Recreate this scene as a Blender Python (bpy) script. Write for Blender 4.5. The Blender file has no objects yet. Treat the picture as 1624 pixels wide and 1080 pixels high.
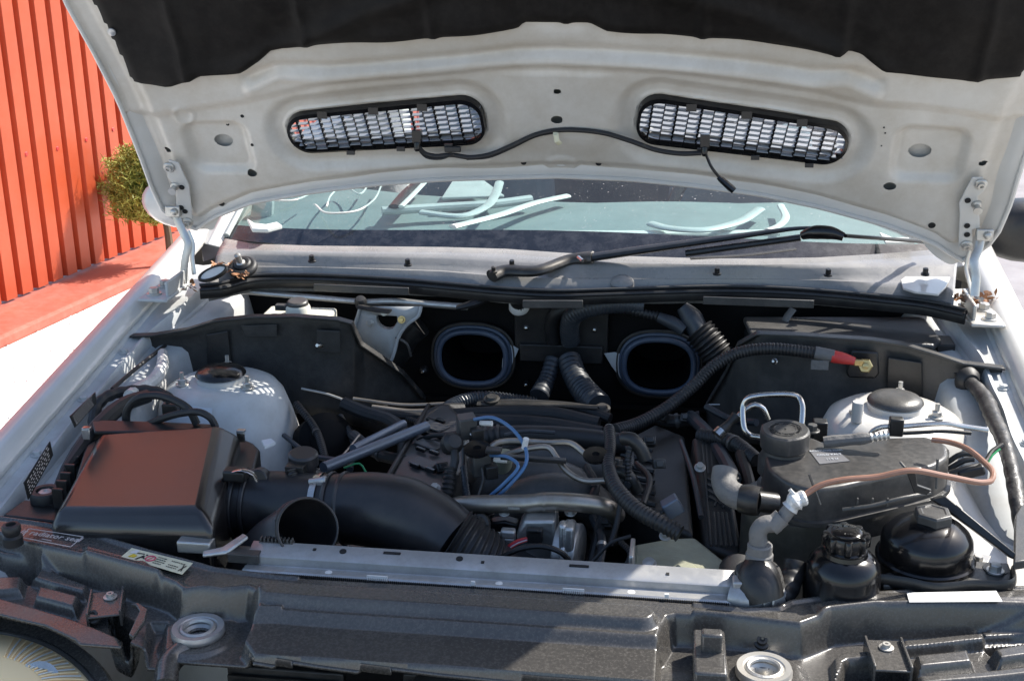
import bpy, bmesh, math, random
import numpy as np
from mathutils import Vector, Matrix
random.seed(7); np.random.seed(7)
scn = bpy.context.scene
COL = scn.collection

# ------------------------------------------------------------------ camera
CAM = np.array([0.21380, -1.20390, 0.78747])
YAW, PITCH, ROLL, FPX = math.radians(-7.95), math.radians(19.021), math.radians(-.431), 2019.8
def cam_axes():
    fw = np.array([math.sin(YAW)*math.cos(PITCH), math.cos(YAW)*math.cos(PITCH), -math.sin(PITCH)])
    r = np.array([math.cos(YAW), -math.sin(YAW), 0.0]); u = np.cross(r, fw)
    c, s = math.cos(ROLL), math.sin(ROLL)
    return c*r+s*u, -s*r+c*u, fw
AR, AU, AF = cam_axes()
cd = bpy.data.cameras.new("camera"); cam = bpy.data.objects.new("camera", cd); COL.objects.link(cam)
cam.matrix_world = Matrix(((AR[0], AU[0], -AF[0], CAM[0]), (AR[1], AU[1], -AF[1], CAM[1]), (AR[2], AU[2], -AF[2], CAM[2]), (0, 0, 0, 1)))
cd.sensor_width = 36; cd.lens = FPX/1624*36; cd.clip_start = .02; cd.clip_end = 500
scn.camera = cam
scn.render.resolution_x = 1024; scn.render.resolution_y = 680

# ------------------------------------------------------------------ light
TO_SUN = Vector((.32, .26, .43)).normalized()
SUN_EL = math.asin(TO_SUN.z); SUN_AZ = math.atan2(TO_SUN.x, TO_SUN.y)
w = bpy.data.worlds.new("World"); scn.world = w; w.use_nodes = True
nt = w.node_tree; nt.nodes.clear()
sky = nt.nodes.new('ShaderNodeTexSky'); sky.sky_type = 'NISHITA'; sky.sun_disc = False
sky.sun_elevation = SUN_EL; sky.sun_rotation = SUN_AZ; sky.air_density = 1.0; sky.dust_density = 1.5
bg = nt.nodes.new('ShaderNodeBackground'); bg.inputs['Strength'].default_value = .15
out = nt.nodes.new('ShaderNodeOutputWorld')
nt.links.new(sky.outputs[0], bg.inputs[0]); nt.links.new(bg.outputs[0], out.inputs[0])
sl = bpy.data.lights.new("sun", 'SUN'); sl.energy = 5.0; sl.angle = math.radians(.4); sl.color = (1, .95, .87)
so = bpy.data.objects.new("sun", sl); COL.objects.link(so); so.location = (3, 4, 5)
so.rotation_euler = TO_SUN.to_track_quat('Z', 'Y').to_euler()
scn.view_settings.view_transform = 'Standard'; scn.view_settings.look = 'None'
scn.view_settings.exposure = .82; scn.view_settings.gamma = 1
scn.view_settings.use_curve_mapping = False

# ------------------------------------------------------------------ rays from the photograph to points at a known depth
def ray(px, py): return ((px-812)/FPX)*AR + ((540-py)/FPX)*AU + AF
def Y(px, py, y): d = ray(px, py); return Vector(CAM + d*(y-CAM[1])/d[1])
def Z(px, py, z): d = ray(px, py); return Vector(CAM + d*(z-CAM[2])/d[2])
def X(px, py, x): d = ray(px, py); return Vector(CAM + d*(x-CAM[0])/d[0])
def S(px, py, a, b):                                # plane z = a + b*y
    d = ray(px, py); n = np.array([0, -b, 1.0]); return Vector(CAM + d*(np.dot(np.array([0, 0, a])-CAM, n)/np.dot(d, n)))
def Ys(pts): return [Y(*p) for p in pts]
# the open hood: a plane through the hinges, u across, v along it, n towards the outer skin
HY, HZ, HA = 1.0066, .2075, math.radians(64.38)
HN = np.array([0, math.sin(HA), math.cos(HA)]); HV = np.array([0, -math.cos(HA), math.sin(HA)])
def dome(u): return .022*(1-min(1.0, abs(u)/.78)**2)
def Hd(u, v, off=0):                                # hood coords to world, off towards the engine side
    q = np.array([u, HY, HZ]) + HV*v + HN*(dome(u)-off); return Vector(q)
def H(px, py, off=0):                               # pixel to (u, v) on the hood's inner panel
    d = ray(px, py); o = 0
    for _ in range(4):
        q = np.array([0, HY, HZ]) + HN*o
        p = CAM + d*(np.dot(q-CAM, HN)/np.dot(d, HN)); u = p[0]; o = dome(u)-off
    return u, float(np.dot(p-np.array([0, HY, HZ]), HV))

# ------------------------------------------------------------------ materials
MATS = {}
def mat(name, col, rough=.5, metal=0, col2=None, scale=8, amount=.5, bump=.0, bscale=60, rvar=.12, dust=0, dcol=(.32, .29, .25), dscale=14, coat=0, spec=.5, detail=6, trans=0):
    m = bpy.data.materials.new(name); m.use_nodes = True; N = m.node_tree.nodes; L = m.node_tree.links
    b = N['Principled BSDF']; b.inputs['Metallic'].default_value = metal
    b.inputs['Specular IOR Level'].default_value = spec
    if coat: b.inputs['Coat Weight'].default_value = coat; b.inputs['Coat Roughness'].default_value = .12
    tc = N.new('ShaderNodeTexCoord'); geo = N.new('ShaderNodeNewGeometry')
    n1 = N.new('ShaderNodeTexNoise'); n1.inputs['Scale'].default_value = scale; n1.inputs['Detail'].default_value = detail
    n1.inputs['Roughness'].default_value = .62
    L.new(geo.outputs['Position'], n1.inputs['Vector'])
    r1 = N.new('ShaderNodeMapRange'); r1.inputs[1].default_value = .32; r1.inputs[2].default_value = .68
    L.new(n1.outputs[0], r1.inputs[0])
    mx = N.new('ShaderNodeMix'); mx.data_type = 'RGBA'
    c2 = col2 or tuple(c*(1-amount*.5) for c in col)
    mx.inputs[6].default_value = (*col, 1); mx.inputs[7].default_value = (*c2, 1)
    L.new(r1.outputs[0], mx.inputs[0]); cur = mx.outputs[2]
    rr = N.new('ShaderNodeMapRange'); rr.inputs[3].default_value = max(.03, rough-rvar); rr.inputs[4].default_value = min(1, rough+rvar)
    L.new(n1.outputs[0], rr.inputs[0]); rcur = rr.outputs[0]
    if dust:
        n2 = N.new('ShaderNodeTexNoise'); n2.inputs['Scale'].default_value = dscale; n2.inputs['Detail'].default_value = 9; n2.inputs['Roughness'].default_value = .75
        L.new(geo.outputs['Position'], n2.inputs['Vector'])
        r2 = N.new('ShaderNodeMapRange'); r2.inputs[1].default_value = .42; r2.inputs[2].default_value = .75; r2.inputs[4].default_value = dust
        L.new(n2.outputs[0], r2.inputs[0])
        m2 = N.new('ShaderNodeMix'); m2.data_type = 'RGBA'; m2.inputs[7].default_value = (*dcol, 1)
        L.new(cur, m2.inputs[6]); L.new(r2.outputs[0], m2.inputs[0]); cur = m2.outputs[2]
        ad = N.new('ShaderNodeMath'); ad.operation = 'MULTIPLY_ADD'; ad.inputs[1].default_value = .5
        L.new(r2.outputs[0], ad.inputs[0]); L.new(rcur, ad.inputs[2]); rcur = ad.outputs[0]
    L.new(cur, b.inputs['Base Color']); L.new(rcur, b.inputs['Roughness'])
    if bump:
        n3 = N.new('ShaderNodeTexNoise'); n3.inputs['Scale'].default_value = bscale; n3.inputs['Detail'].default_value = 5
        L.new(geo.outputs['Position'], n3.inputs['Vector'])
        bp = N.new('ShaderNodeBump'); bp.inputs['Strength'].default_value = bump; bp.inputs['Distance'].default_value = .004
        L.new(n3.outputs[0], bp.inputs['Height']); L.new(bp.outputs[0], b.inputs['Normal'])
    MATS[name] = m; return m
M_PAINT = mat('silver_white_paint', (.60, .585, .555), .33, .0, col2=(.54, .525, .49), scale=5, coat=.5, dust=.22, dcol=(.36, .31, .23), dscale=9, bump=.03, bscale=9)
M_PAINT_IN = mat('dusty_inner_paint', (.66, .62, .56), .36, .0, col2=(.50, .465, .41), scale=4, coat=.35, dust=.45, dcol=(.36, .29, .20), dscale=11, bump=.06, bscale=14)
M_RAIL = mat('dusty_grey_paint', (.50, .53, .54), .45, 0, col2=(.42, .42, .41), scale=10, dust=.45, dcol=(.30, .28, .25), dscale=12)
M_TOWER = mat('skylit_tower_paint', (.58, .60, .60), .42, 0, col2=(.50, .51, .50), scale=12, dust=.35, dcol=(.30, .28, .24), dscale=22, bump=.05, bscale=40)  # cooler copy of the car paint, carrying skylight on the shaded tower
M_BLACK = mat('black_plastic', (.008, .008, .009), .38, 0, col2=(.013, .013, .013), dust=.10, dcol=(.20, .18, .155), dscale=26, bump=.08, bscale=300)
M_GLOSS = mat('glossy_black_plastic', (.006, .006, .007), .18, 0, dust=.05, dcol=(.22, .2, .18), dscale=30)
M_DUSTY = mat('dusty_black_plastic', (.011, .011, .011), .45, 0, col2=(.020, .019, .018), scale=11, dust=.22, dcol=(.16, .15, .135), dscale=18, bump=.12, bscale=180)
M_GREYPL = mat('faded_sunlit_black_plastic', (.055, .054, .052), .36, 0, col2=(.038, .037, .036), scale=9, dust=.22, dcol=(.24, .22, .19), dscale=20, bump=.1, bscale=400)  # on the left coil cover and valve ribs its lighter tone paints sunlight
M_RUN = mat('grey_manifold_plastic', (.075, .073, .070), .42, 0, col2=(.05, .049, .047), scale=14, dust=.3, dcol=(.2, .18, .16), dscale=60)
M_TANK = mat('black_tank_plastic', (.032, .031, .030), .36, 0, col2=(.045, .043, .041), scale=6, detail=2, dust=.22, dcol=(.2, .18, .16), dscale=120)
M_AIRBOX = mat('satin_black_plastic', (.012, .011, .011), .24, 0, col2=(.016, .014, .014), scale=6, rvar=.04, dust=.05, dcol=(.16, .13, .12), dscale=12, spec=.75)
M_RUBBER = mat('black_rubber', (.009, .009, .010), .5, 0, col2=(.015, .015, .016), dust=.10, dcol=(.16, .15, .14), dscale=30, bump=.1, bscale=120)
M_HOSE = mat('blue_black_rubber_hose', (.030, .036, .044), .42, 0, dust=.14, dcol=(.15, .15, .15), dscale=40)
M_DUCT = mat('intake_duct_plastic', (.014, .015, .018), .36, 0, col2=(.022, .021, .022), scale=9, dust=.14, dcol=(.16, .13, .12), dscale=16, bump=.06, bscale=60)
M_COWL = mat('weathered_cowl_plastic', (.25, .245, .24), .24, 0, col2=(.19, .185, .18), scale=5, dust=.3, dcol=(.42, .39, .34), dscale=12, bump=.08, bscale=120)
M_ALU = mat('cast_aluminium', (.55, .55, .54), .42, .85, col2=(.42, .41, .39), scale=16, dust=.4, dcol=(.25, .23, .2), dscale=30, bump=.15, bscale=220)
M_ALUR = mat('radiator_aluminium', (.50, .50, .50), .36, .6, col2=(.36, .36, .36), scale=14, dust=.6, dcol=(.22, .21, .19), dscale=30, bump=.05)
M_STEEL = mat('bright_steel', (.62, .61, .6), .25, 1, col2=(.42, .40, .37), scale=30, dust=.12)
M_PIPE = mat('dull_steel_pipe', (.42, .385, .34), .36, .85, col2=(.26, .22, .18), scale=26, dust=.3, dcol=(.25, .2, .16))
M_ZINC = mat('zinc_plated_metal', (.62, .61, .58), .36, .7, col2=(.48, .46, .42), scale=30, dust=.25, dcol=(.32, .26, .2))
M_STRUT = mat('blue_grey_metal', (.14, .17, .22), .35, .5, dust=.2)
M_DARKMETAL = mat('dark_metal', (.05, .048, .045), .4, .6, dust=.25)
M_PAD = mat('black_insulation_felt', (.006, .005, .0045), .62, 0, col2=(.012, .0105, .0095), scale=4, dust=.10, dcol=(.10, .09, .08), dscale=50, bump=.35, bscale=25, spec=.15)
M_LOUVER = mat('grey_louver_plastic', (.30, .32, .35), .25, 0, dust=.2, dcol=(.4, .4, .38), dscale=50, spec=.8)
M_WHITE = mat('white_trim_plastic', (.72, .74, .70), .4, 0, dust=.1)
M_PALE = mat('pale_grey_trim_plastic', (.46, .50, .49), .45, 0, dust=.1)
M_DASH = mat('teal_grey_dashboard', (.20, .25, .25), .55, 0, col2=(.15, .19, .19), bump=.2, bscale=300)
M_CABIN = mat('dark_cabin_fabric', (.035, .045, .06), .8)
M_SEAT = mat('blue_grey_seat_fabric', (.10, .14, .18), .8, col2=(.07, .10, .13))
M_RED = mat('red_rubber', (.62, .035, .03), .42, 0, dust=.15, dcol=(.5, .3, .27))
M_COPPER = mat('brown_rubber_tube', (.30, .155, .105), .34, 0, col2=(.24, .12, .08), scale=30, dust=.15, dcol=(.5, .35, .28))
M_BLUE = mat('blue_vacuum_tube', (.06, .16, .33), .3, 0, dust=.12)
M_GREEN = mat('green_wire', (.02, .30, .10), .4)
M_TAPE = mat('silver_tape', (.66, .65, .63), .38, .25, col2=(.5, .49, .47), scale=60, bump=.5, bscale=160)
M_LOOM = mat('dark_loom_tape', (.035, .034, .033), .42, 0, dust=.35, dcol=(.22, .2, .18), dscale=30, bump=.5, bscale=90)
M_GREYTAPE = mat('grey_cloth_tape', (.15, .145, .14), .6, 0, dust=.3, bump=.4, bscale=140)
M_YELLOWISH = mat('oxidised_olive_casting', (.34, .34, .24), .45, .15, col2=(.26, .26, .20), scale=10, dust=.3, dcol=(.18, .17, .14), dscale=35, bump=.15, bscale=100)
M_BRASS = mat('brass', (.62, .47, .22), .3, .9)
M_CREAM = mat('cream_bottle_plastic', (.72, .70, .60), .4, 0, dust=.2, dcol=(.35, .32, .27))
M_STICKER = mat('cream_sticker_paper', (.78, .74, .52), .5, 0, dust=.05)
M_PAPER = mat('white_sticker_paper', (.78, .77, .74), .45, 0, dust=.1)
M_FADED = mat('faded_label', (.66, .69, .72), .6, 0)
M_INK = mat('black_ink', (.02, .02, .02), .6)
M_INKW = mat('white_ink', (.55, .5, .48), .6)
M_INKR = mat('red_ink', (.65, .05, .12), .5)
M_INKY = mat('yellow_ink', (.75, .55, .04), .5)
M_LEAF = mat('dry_brown_leaf', (.42, .20, .09), .6, 0, col2=(.25, .12, .06), scale=60)
M_WALL = mat('red_painted_sheet', (.43, .070, .024), .42, 0, col2=(.37, .058, .020), scale=3, dust=.06, dcol=(.6, .3, .22))
M_PLINTH = mat('red_painted_plinth', (.42, .10, .06), .6, 0, col2=(.34, .085, .055), scale=4, dust=.3, dcol=(.45, .3, .25), bump=.3, bscale=30)
M_GRAVEL = mat('pale_gravel', (.86, .84, .80), .8, 0, col2=(.76, .74, .70), scale=30, bump=.8, bscale=60)
M_PAVING = mat('grey_paving', (.27, .26, .27), .7, 0, col2=(.20, .19, .20), scale=6, bump=.2)
M_BARK = mat('brown_bark', (.12, .08, .05), .9)
M_NEEDLE = mat('conifer_needles', (.20, .24, .04), .6, 0, col2=(.34, .32, .06), scale=9)
M_HOLE = mat('dark_opening', (.008, .008, .009), .8)
M_VOID = mat('cavity_shade_black', (.003, .003, .0035), .7, 0, dust=.05, spec=.2, dcol=(.06, .06, .06))  # near black puts the deep shade of cavities into the colour
M_SEAL = mat('blue_black_rubber_seal', (.06, .085, .13), .32, 0, dust=.1)
M_CONCRETE = mat('concrete_yard', (.42, .41, .39), .8, 0, col2=(.34, .33, .31), scale=2, bump=.3)

def glass_mat(name, tint, dirt, rough=.02, dc=(.7, .7, .68, 1)):
    m = bpy.data.materials.new(name); m.use_nodes = True; N = m.node_tree.nodes; L = m.node_tree.links
    N.clear(); o = N.new('ShaderNodeOutputMaterial'); t = N.new('ShaderNodeBsdfTransparent'); g = N.new('ShaderNodeBsdfGlossy')
    d = N.new('ShaderNodeBsdfDiffuse'); gg = N.new('ShaderNodeNewGeometry'); dt = N.new('ShaderNodeVectorMath'); dt.operation = 'DOT_PRODUCT'; L.new(gg.outputs['Normal'], dt.inputs[0]); L.new(gg.outputs['Incoming'], dt.inputs[1])
    ab_ = N.new('ShaderNodeMath'); ab_.operation = 'ABSOLUTE'; L.new(dt.outputs['Value'], ab_.inputs[0]); om = N.new('ShaderNodeMath'); om.operation = 'SUBTRACT'; om.inputs[0].default_value = 1; L.new(ab_.outputs[0], om.inputs[1])
    pw = N.new('ShaderNodeMath'); pw.operation = 'POWER'; pw.inputs[1].default_value = 5; L.new(om.outputs[0], pw.inputs[0]); f = N.new('ShaderNodeMath'); f.operation = 'MULTIPLY_ADD'; f.inputs[1].default_value = .92; f.inputs[2].default_value = .06; L.new(pw.outputs[0], f.inputs[0])
    t.inputs[0].default_value = (*tint, 1); g.inputs['Roughness'].default_value = rough; d.inputs[0].default_value = dc
    m1 = N.new('ShaderNodeMixShader'); m2 = N.new('ShaderNodeMixShader')
    geo = N.new('ShaderNodeNewGeometry'); n = N.new('ShaderNodeTexNoise'); n.inputs['Scale'].default_value = 230; n.inputs['Detail'].default_value = 2
    n2 = N.new('ShaderNodeTexNoise'); n2.inputs['Scale'].default_value = 5; n2.inputs['Detail'].default_value = 8
    L.new(geo.outputs['Position'], n.inputs['Vector']); L.new(geo.outputs['Position'], n2.inputs['Vector'])
    r = N.new('ShaderNodeMapRange'); r.inputs[1].default_value = .68; r.inputs[2].default_value = .73; r.inputs[4].default_value = .40
    r2 = N.new('ShaderNodeMapRange'); r2.inputs[1].default_value = .35; r2.inputs[2].default_value = .75; r2.inputs[3].default_value = dirt*.35; r2.inputs[4].default_value = dirt
    L.new(n.outputs[0], r.inputs[0]); L.new(n2.outputs[0], r2.inputs[0])
    a = N.new('ShaderNodeMath'); a.operation = 'MAXIMUM'; L.new(r.outputs[0], a.inputs[0]); L.new(r2.outputs[0], a.inputs[1])
    L.new(f.outputs[0], m1.inputs[0]); L.new(t.outputs[0], m1.inputs[1]); L.new(g.outputs[0], m1.inputs[2])
    L.new(a.outputs[0], m2.inputs[0]); L.new(m1.outputs[0], m2.inputs[1]); L.new(d.outputs[0], m2.inputs[2])
    L.new(m2.outputs[0], o.inputs[0]); return m
M_GLASS = glass_mat('dusty_windscreen_glass', (.80, .92, .92), .045)
M_FRIT = mat('dusty_black_glass_border', (.010, .012, .018), .12, 0, dust=.12, dcol=(.3, .3, .32), dscale=40)
M_REFL = mat('yellowed_reflector', (.62, .54, .38), .3, .3, col2=(.50, .40, .26), scale=14)
M_LENS = glass_mat('headlight_lens', (.95, .88, .72), 1.9, .08, (.92, .70, .40, 1))

# ------------------------------------------------------------------ mesh helpers
ORG = {}                                            # world origin of every object (no parent is ever rotated)
def setp(o, label=None, cat=None, group=None, kind=None):
    if label: o['label'] = label
    if cat: o['category'] = cat
    if group: o['group'] = group
    if kind: o['kind'] = kind
    return o
def thing(name, label, cat, loc, group=None):
    o = bpy.data.objects.new(name, None); COL.objects.link(o); o.empty_display_size = .05
    o.location = loc; ORG[o.name] = Vector(loc); return setp(o, label, cat, group)
def link(name, me, parent=None, origin=None):
    o = bpy.data.objects.new(name, me); COL.objects.link(o); origin = Vector((0, 0, 0) if origin is None else tuple(origin)); ORG[o.name] = origin
    if parent is not None: o.parent = parent; o.location = origin-ORG[parent.name]
    else: o.location = origin
    return o
def frame(z):
    z = Vector(z).normalized(); a = Vector((0, 0, 1)) if abs(z.z) < .9 else Vector((1, 0, 0))
    x = a.cross(z).normalized(); return x, z.cross(x), z
def spline(pts, step=.006, closed=False):
    P = [Vector(p) for p in pts]
    if len(P) == 2 and not closed:
        n = max(2, int((P[1]-P[0]).length/step)+1); return [P[0].lerp(P[1], i/(n-1)) for i in range(n)]
    Q = [P[-1]]+P+[P[0], P[1]] if closed else [P[0]*2-P[1]]+P+[P[-1]*2-P[-2]]
    o = []
    for i in range(1, len(Q)-2):
        p0, p1, p2, p3 = Q[i-1:i+3]; n = max(1, int((p2-p1).length/step))
        d01 = max(1e-6, (p1-p0).length)**.5; d12 = max(1e-6, (p2-p1).length)**.5; d23 = max(1e-6, (p3-p2).length)**.5
        m1 = (p2-p1)+d12*((p1-p0)/d01-(p2-p0)/(d01+d12)); m2 = (p2-p1)+d12*((p3-p2)/d23-(p3-p1)/(d12+d23))
        for k in range(n):
            t = k/n; o.append((2*t**3-3*t*t+1)*p1+(t**3-2*t*t+t)*m1+(-2*t**3+3*t*t)*p2+(t**3-t*t)*m2)
    if not closed: o.append(P[-1])
    return o
class MB:
    def __init__(s): s.v = []; s.f = []
    def add(s, v, f):
        k = len(s.v); s.v += [Vector(a) for a in v]; s.f += [tuple(i+k for i in q) for q in f]; return s
    def box(s, c, size, ax=None, top=1.0):
        c = Vector(c); X_, Y_, Z_ = ax or (Vector((1, 0, 0)), Vector((0, 1, 0)), Vector((0, 0, 1)))
        a, b, d = [t/2 for t in size]; vs = []
        for k in (-1, 1):
            q = top if k > 0 else 1
            for (i, j) in ((-1, -1), (1, -1), (1, 1), (-1, 1)): vs.append(c+X_*a*i*q+Y_*b*j*q+Z_*d*k)
        return s.add(vs, [(3, 2, 1, 0), (4, 5, 6, 7), (0, 1, 5, 4), (1, 2, 6, 5), (2, 3, 7, 6), (3, 0, 4, 7)])
    def prism(s, poly, d):                          # poly in space, extruded by vector d
        n = len(poly); d = Vector(d); p = [Vector(a) for a in poly]
        nn = sum(((p[i]-p[0]).cross(p[i+1]-p[0]) for i in range(1, n-1)), Vector())
        if nn.dot(d) < 0: p.reverse()
        return s.add(p+[a+d for a in p], [tuple(range(n-1, -1, -1)), tuple(range(n, 2*n))]+[(i, (i+1) % n, n+(i+1) % n, n+i) for i in range(n)])
    def loft(s, rings, caps=True, closed=True):
        n = len(rings[0]); vs = [a for r in rings for a in r]; fs = []
        for i in range(len(rings)-1):
            for j in range(n if closed else n-1):
                fs.append((i*n+j, i*n+(j+1) % n, (i+1)*n+(j+1) % n, (i+1)*n+j))
        if caps and closed: fs.append(tuple(range(n-1, -1, -1))); fs.append(tuple(range((len(rings)-1)*n, len(rings)*n)))
        return s.add(vs, fs)
    def tube(s, pts, r, seg=12, step=.006, corr=0, pitch=.008, raw=False, caps=True, sq=None, up=None):
        if corr: step = pitch/5
        P = [Vector(p) for p in pts] if raw else spline(pts, step)
        T = [(P[min(i+1, len(P)-1)]-P[max(i-1, 0)]).normalized() for i in range(len(P))]
        x = frame(T[0])[0]
        if up is not None: x = Vector(up).cross(T[0]).normalized()
        acc = 0; rings = []; tot = sum((P[i+1]-P[i]).length for i in range(len(P)-1)) or 1
        for i, p in enumerate(P):
            if i: acc += (P[i]-P[i-1]).length
            x = (x-T[i]*x.dot(T[i])).normalized(); y = T[i].cross(x)
            rr = r(acc/tot) if callable(r) else (np.interp(acc/tot, [k/(len(r)-1) for k in range(len(r))], r) if isinstance(r, (list, tuple)) else r)
            if corr: rr = rr*(1+corr*math.sin(2*math.pi*acc/pitch))
            ra, rb = (rr, rr) if sq is None else (rr*sq[0], rr*sq[1])
            rings.append([p+x*ra*math.cos(2*math.pi*k/seg)+y*rb*math.sin(2*math.pi*k/seg) for k in range(seg)])
        return s.loft(rings, caps)
    def ring(s, c, axis, R, r, seg=32, seg2=8, sx=1, sy=1, xa=None):
        x, y, z = frame(axis)
        if xa is not None: x = Vector(xa).normalized(); y = z.cross(x)
        c = Vector(c); vs = []; fs = []
        for i in range(seg):
            a = 2*math.pi*i/seg; d = x*math.cos(a)*sx+y*math.sin(a)*sy; dn = d.normalized()
            for j in range(seg2):
                b = 2*math.pi*j/seg2; vs.append(c+d*R+dn*r*math.cos(b)+z*r*math.sin(b))
        for i in range(seg):
            for j in range(seg2):
                i2 = (i+1) % seg; j2 = (j+1) % seg2; fs.append((i*seg2+j, i2*seg2+j, i2*seg2+j2, i*seg2+j2))
        return s.add(vs, fs)
    def lathe(s, c, axis, prof, seg=28, rfun=None, xa=None, sx=1, sy=1, cap=True):   # prof = [(radius, height)]
        x, y, z = frame(axis)
        if xa is not None: x = Vector(xa); x = (x-z*x.dot(z)).normalized(); y = z.cross(x)
        c = Vector(c); rings = []
        for (r, h) in prof:
            R_ = []
            for k in range(seg):
                a = 2*math.pi*k/seg; q = r*(rfun(a, h) if rfun else 1); R_.append(c+x*q*sx*math.cos(a)+y*q*sy*math.sin(a)+z*h)
            rings.append(R_)
        return s.loft(rings, cap)
    def cyl(s, a, b, r, seg=16):
        a = Vector(a); b = Vector(b); return s.lathe(a, b-a, [(r, 0), (r, (b-a).length)], seg)
    def grid(s, nx, ny, fn):
        vs = [fn(i/(nx-1), j/(ny-1)) for j in range(ny) for i in range(nx)]
        return s.add(vs, [(j*nx+i, j*nx+i+1, (j+1)*nx+i+1, (j+1)*nx+i) for j in range(ny-1) for i in range(nx-1)])
    def build(s, name, m, parent=None, smooth=35, bevel=0, bseg=2, solid=0, kind=None, label=None, mods=None, recalc=True):
        lo = Vector([min(v[k] for v in s.v) for k in range(3)]); hi = Vector([max(v[k] for v in s.v) for k in range(3)]); o_ = (lo+hi)/2
        me = bpy.data.meshes.new(name); me.from_pydata([v-o_ for v in s.v], [], s.f)
        if recalc:
            b = bmesh.new(); b.from_mesh(me); bmesh.ops.recalc_face_normals(b, faces=b.faces); b.to_mesh(me); b.free()
        me.materials.append(m)
        if smooth: me.shade_smooth(); me.set_sharp_from_angle(angle=math.radians(smooth))
        o = link(name, me, parent, o_)
        if solid: md = o.modifiers.new('solid', 'SOLIDIFY'); md.thickness = solid; md.offset = 0
        if bevel:
            md = o.modifiers.new('bevel', 'BEVEL'); md.width = bevel; md.segments = bseg; md.limit_method = 'ANGLE'; md.angle_limit = math.radians(28); md.harden_normals = False
        setp(o, label, kind=kind); return o
def T(name, label, cat, mb, m, group=None, **k):    # a thing that is one mesh
    return setp(mb.build(name, m, **k), label, cat, group)
def hexbolt(c, axis, r, h, m, parent, name='bolt', washer=True, label=None):
    b = MB()
    if washer: b.lathe(c, axis, [(r*1.5, 0), (r*1.5, h*.2), (r*1.4, h*.25)], 20)
    b.lathe(Vector(c)+Vector(axis).normalized()*h*.26, axis, [(r, 0), (r, h*.7), (r*.85, h*.8)], 6)
    return b.build(name, m, parent, smooth=25, label=label)
def text_mesh(body, size, extrude=.0002):
    c = bpy.data.curves.new('lettering', 'FONT'); c.body = body; c.size = size; c.extrude = extrude; c.align_x = 'CENTER'; c.align_y = 'CENTER'; c.resolution_u = 2
    o = bpy.data.objects.new('lettering', c); COL.objects.link(o); dg = bpy.context.evaluated_depsgraph_get()
    me = bpy.data.meshes.new_from_object(o.evaluated_get(dg)); vs = [v.co.copy() for v in me.vertices]; fs = [tuple(p.vertices) for p in me.polygons]
    bpy.data.objects.remove(o); bpy.data.curves.remove(c); return vs, fs
def text(mb, body, size, c, xd, yd, extrude=.0002):
    vs, fs = text_mesh(body, size, extrude); xd = Vector(xd).normalized(); n = xd.cross(Vector(yd)).normalized(); yd = n.cross(xd)
    return mb.add([Vector(c)+xd*v.x+yd*v.y+n*v.z for v in vs], fs)
def sstep(a, b, x): t = np.clip((x-a)/(b-a), 0, 1); return t*t*(3-2*t)
def polydist(Xa, Ya, poly, closed=False):
    P = list(poly); P = P+[P[0]] if closed else P; d = np.full(Xa.shape, 1e9)
    for a, b in zip(P[:-1], P[1:]):
        ax, ay = a[0], a[1]; dx, dy = b[0]-ax, b[1]-ay; L2 = dx*dx+dy*dy+1e-12
        t = np.clip(((Xa-ax)*dx+(Ya-ay)*dy)/L2, 0, 1); d = np.minimum(d, np.hypot(Xa-ax-t*dx, Ya-ay-t*dy))
    return d
def polysd(Xa, Ya, poly):                           # signed, negative inside
    d = polydist(Xa, Ya, poly, True); ins = np.zeros(Xa.shape, bool); P = list(poly)
    for i in range(len(P)):
        x1, y1 = P[i][0], P[i][1]; x2, y2 = P[(i+1) % len(P)][0], P[(i+1) % len(P)][1]
        c = ((y1 > Ya) != (y2 > Ya)) & (Xa < (x2-x1)*(Ya-y1)/(y2-y1+1e-12)+x1); ins ^= c
    return np.where(ins, -d, d)
def lin(poly, x): xs = [p[0] for p in poly]; ys = [p[1] for p in poly]; o = np.argsort(xs); return np.interp(x, np.array(xs)[o], np.array(ys)[o])
def np_mesh(name, V, F, m, parent, smooth=40, kind=None, label=None):
    o_ = (V.min(0)+V.max(0))/2; me = bpy.data.meshes.new(name); me.from_pydata((V-o_).tolist(), [], F.tolist() if hasattr(F, 'tolist') else F)
    me.materials.append(m)
    bm = bmesh.new(); bm.from_mesh(me); lo = [v for v in bm.verts if not v.link_faces]; bmesh.ops.delete(bm, geom=lo, context='VERTS'); bm.to_mesh(me); bm.free()
    me.shade_smooth()
    if smooth: me.set_sharp_from_angle(angle=math.radians(smooth))
    return setp(link(name, me, parent, o_), label, kind=kind)

# ================================================================== SETTING
GZ = -.80
def gnd(nx, ny, x0, x1, y0, y1, z, m, name, kind='structure', amp=0):
    b = MB(); b.grid(nx, ny, lambda s, t: Vector((x0+(x1-x0)*s, y0+(y1-y0)*t, z+amp*math.sin(s*nx*1.3)*math.cos(t*ny*1.7)))); o = b.build(name, m, recalc=False, smooth=0); return setp(o, kind=kind)
gnd(2, 2, -120, 120, -60, 160, GZ-.004, M_CONCRETE, 'ground')
WA = Vector(S(0, 520, GZ+.02, 0)); WB = Vector(S(290, 392, GZ+.02, 0))   # foot of the plinth
WD = Vector((WB.x-WA.x, WB.y-WA.y, 0)).normalized(); WN = Vector((WD.y, -WD.x, 0))          # WN towards the car
W0 = Vector((WA.x, WA.y, GZ)) - WN*.10
b = MB()                                            # gravel strip between car and wall
g0 = W0-WD*8+WN*.15; g1 = W0+WD*14+WN*.15
b.add([g0+Vector((0, 0, .002)), g1+Vector((0, 0, .002)), g1+WN*1.9+Vector((0, 0, .002)), g0+WN*1.9+Vector((0, 0, .002))], [(3, 2, 1, 0)])
setp(b.build('gravel_bed', M_GRAVEL, recalc=False, smooth=0), kind='structure')
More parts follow.
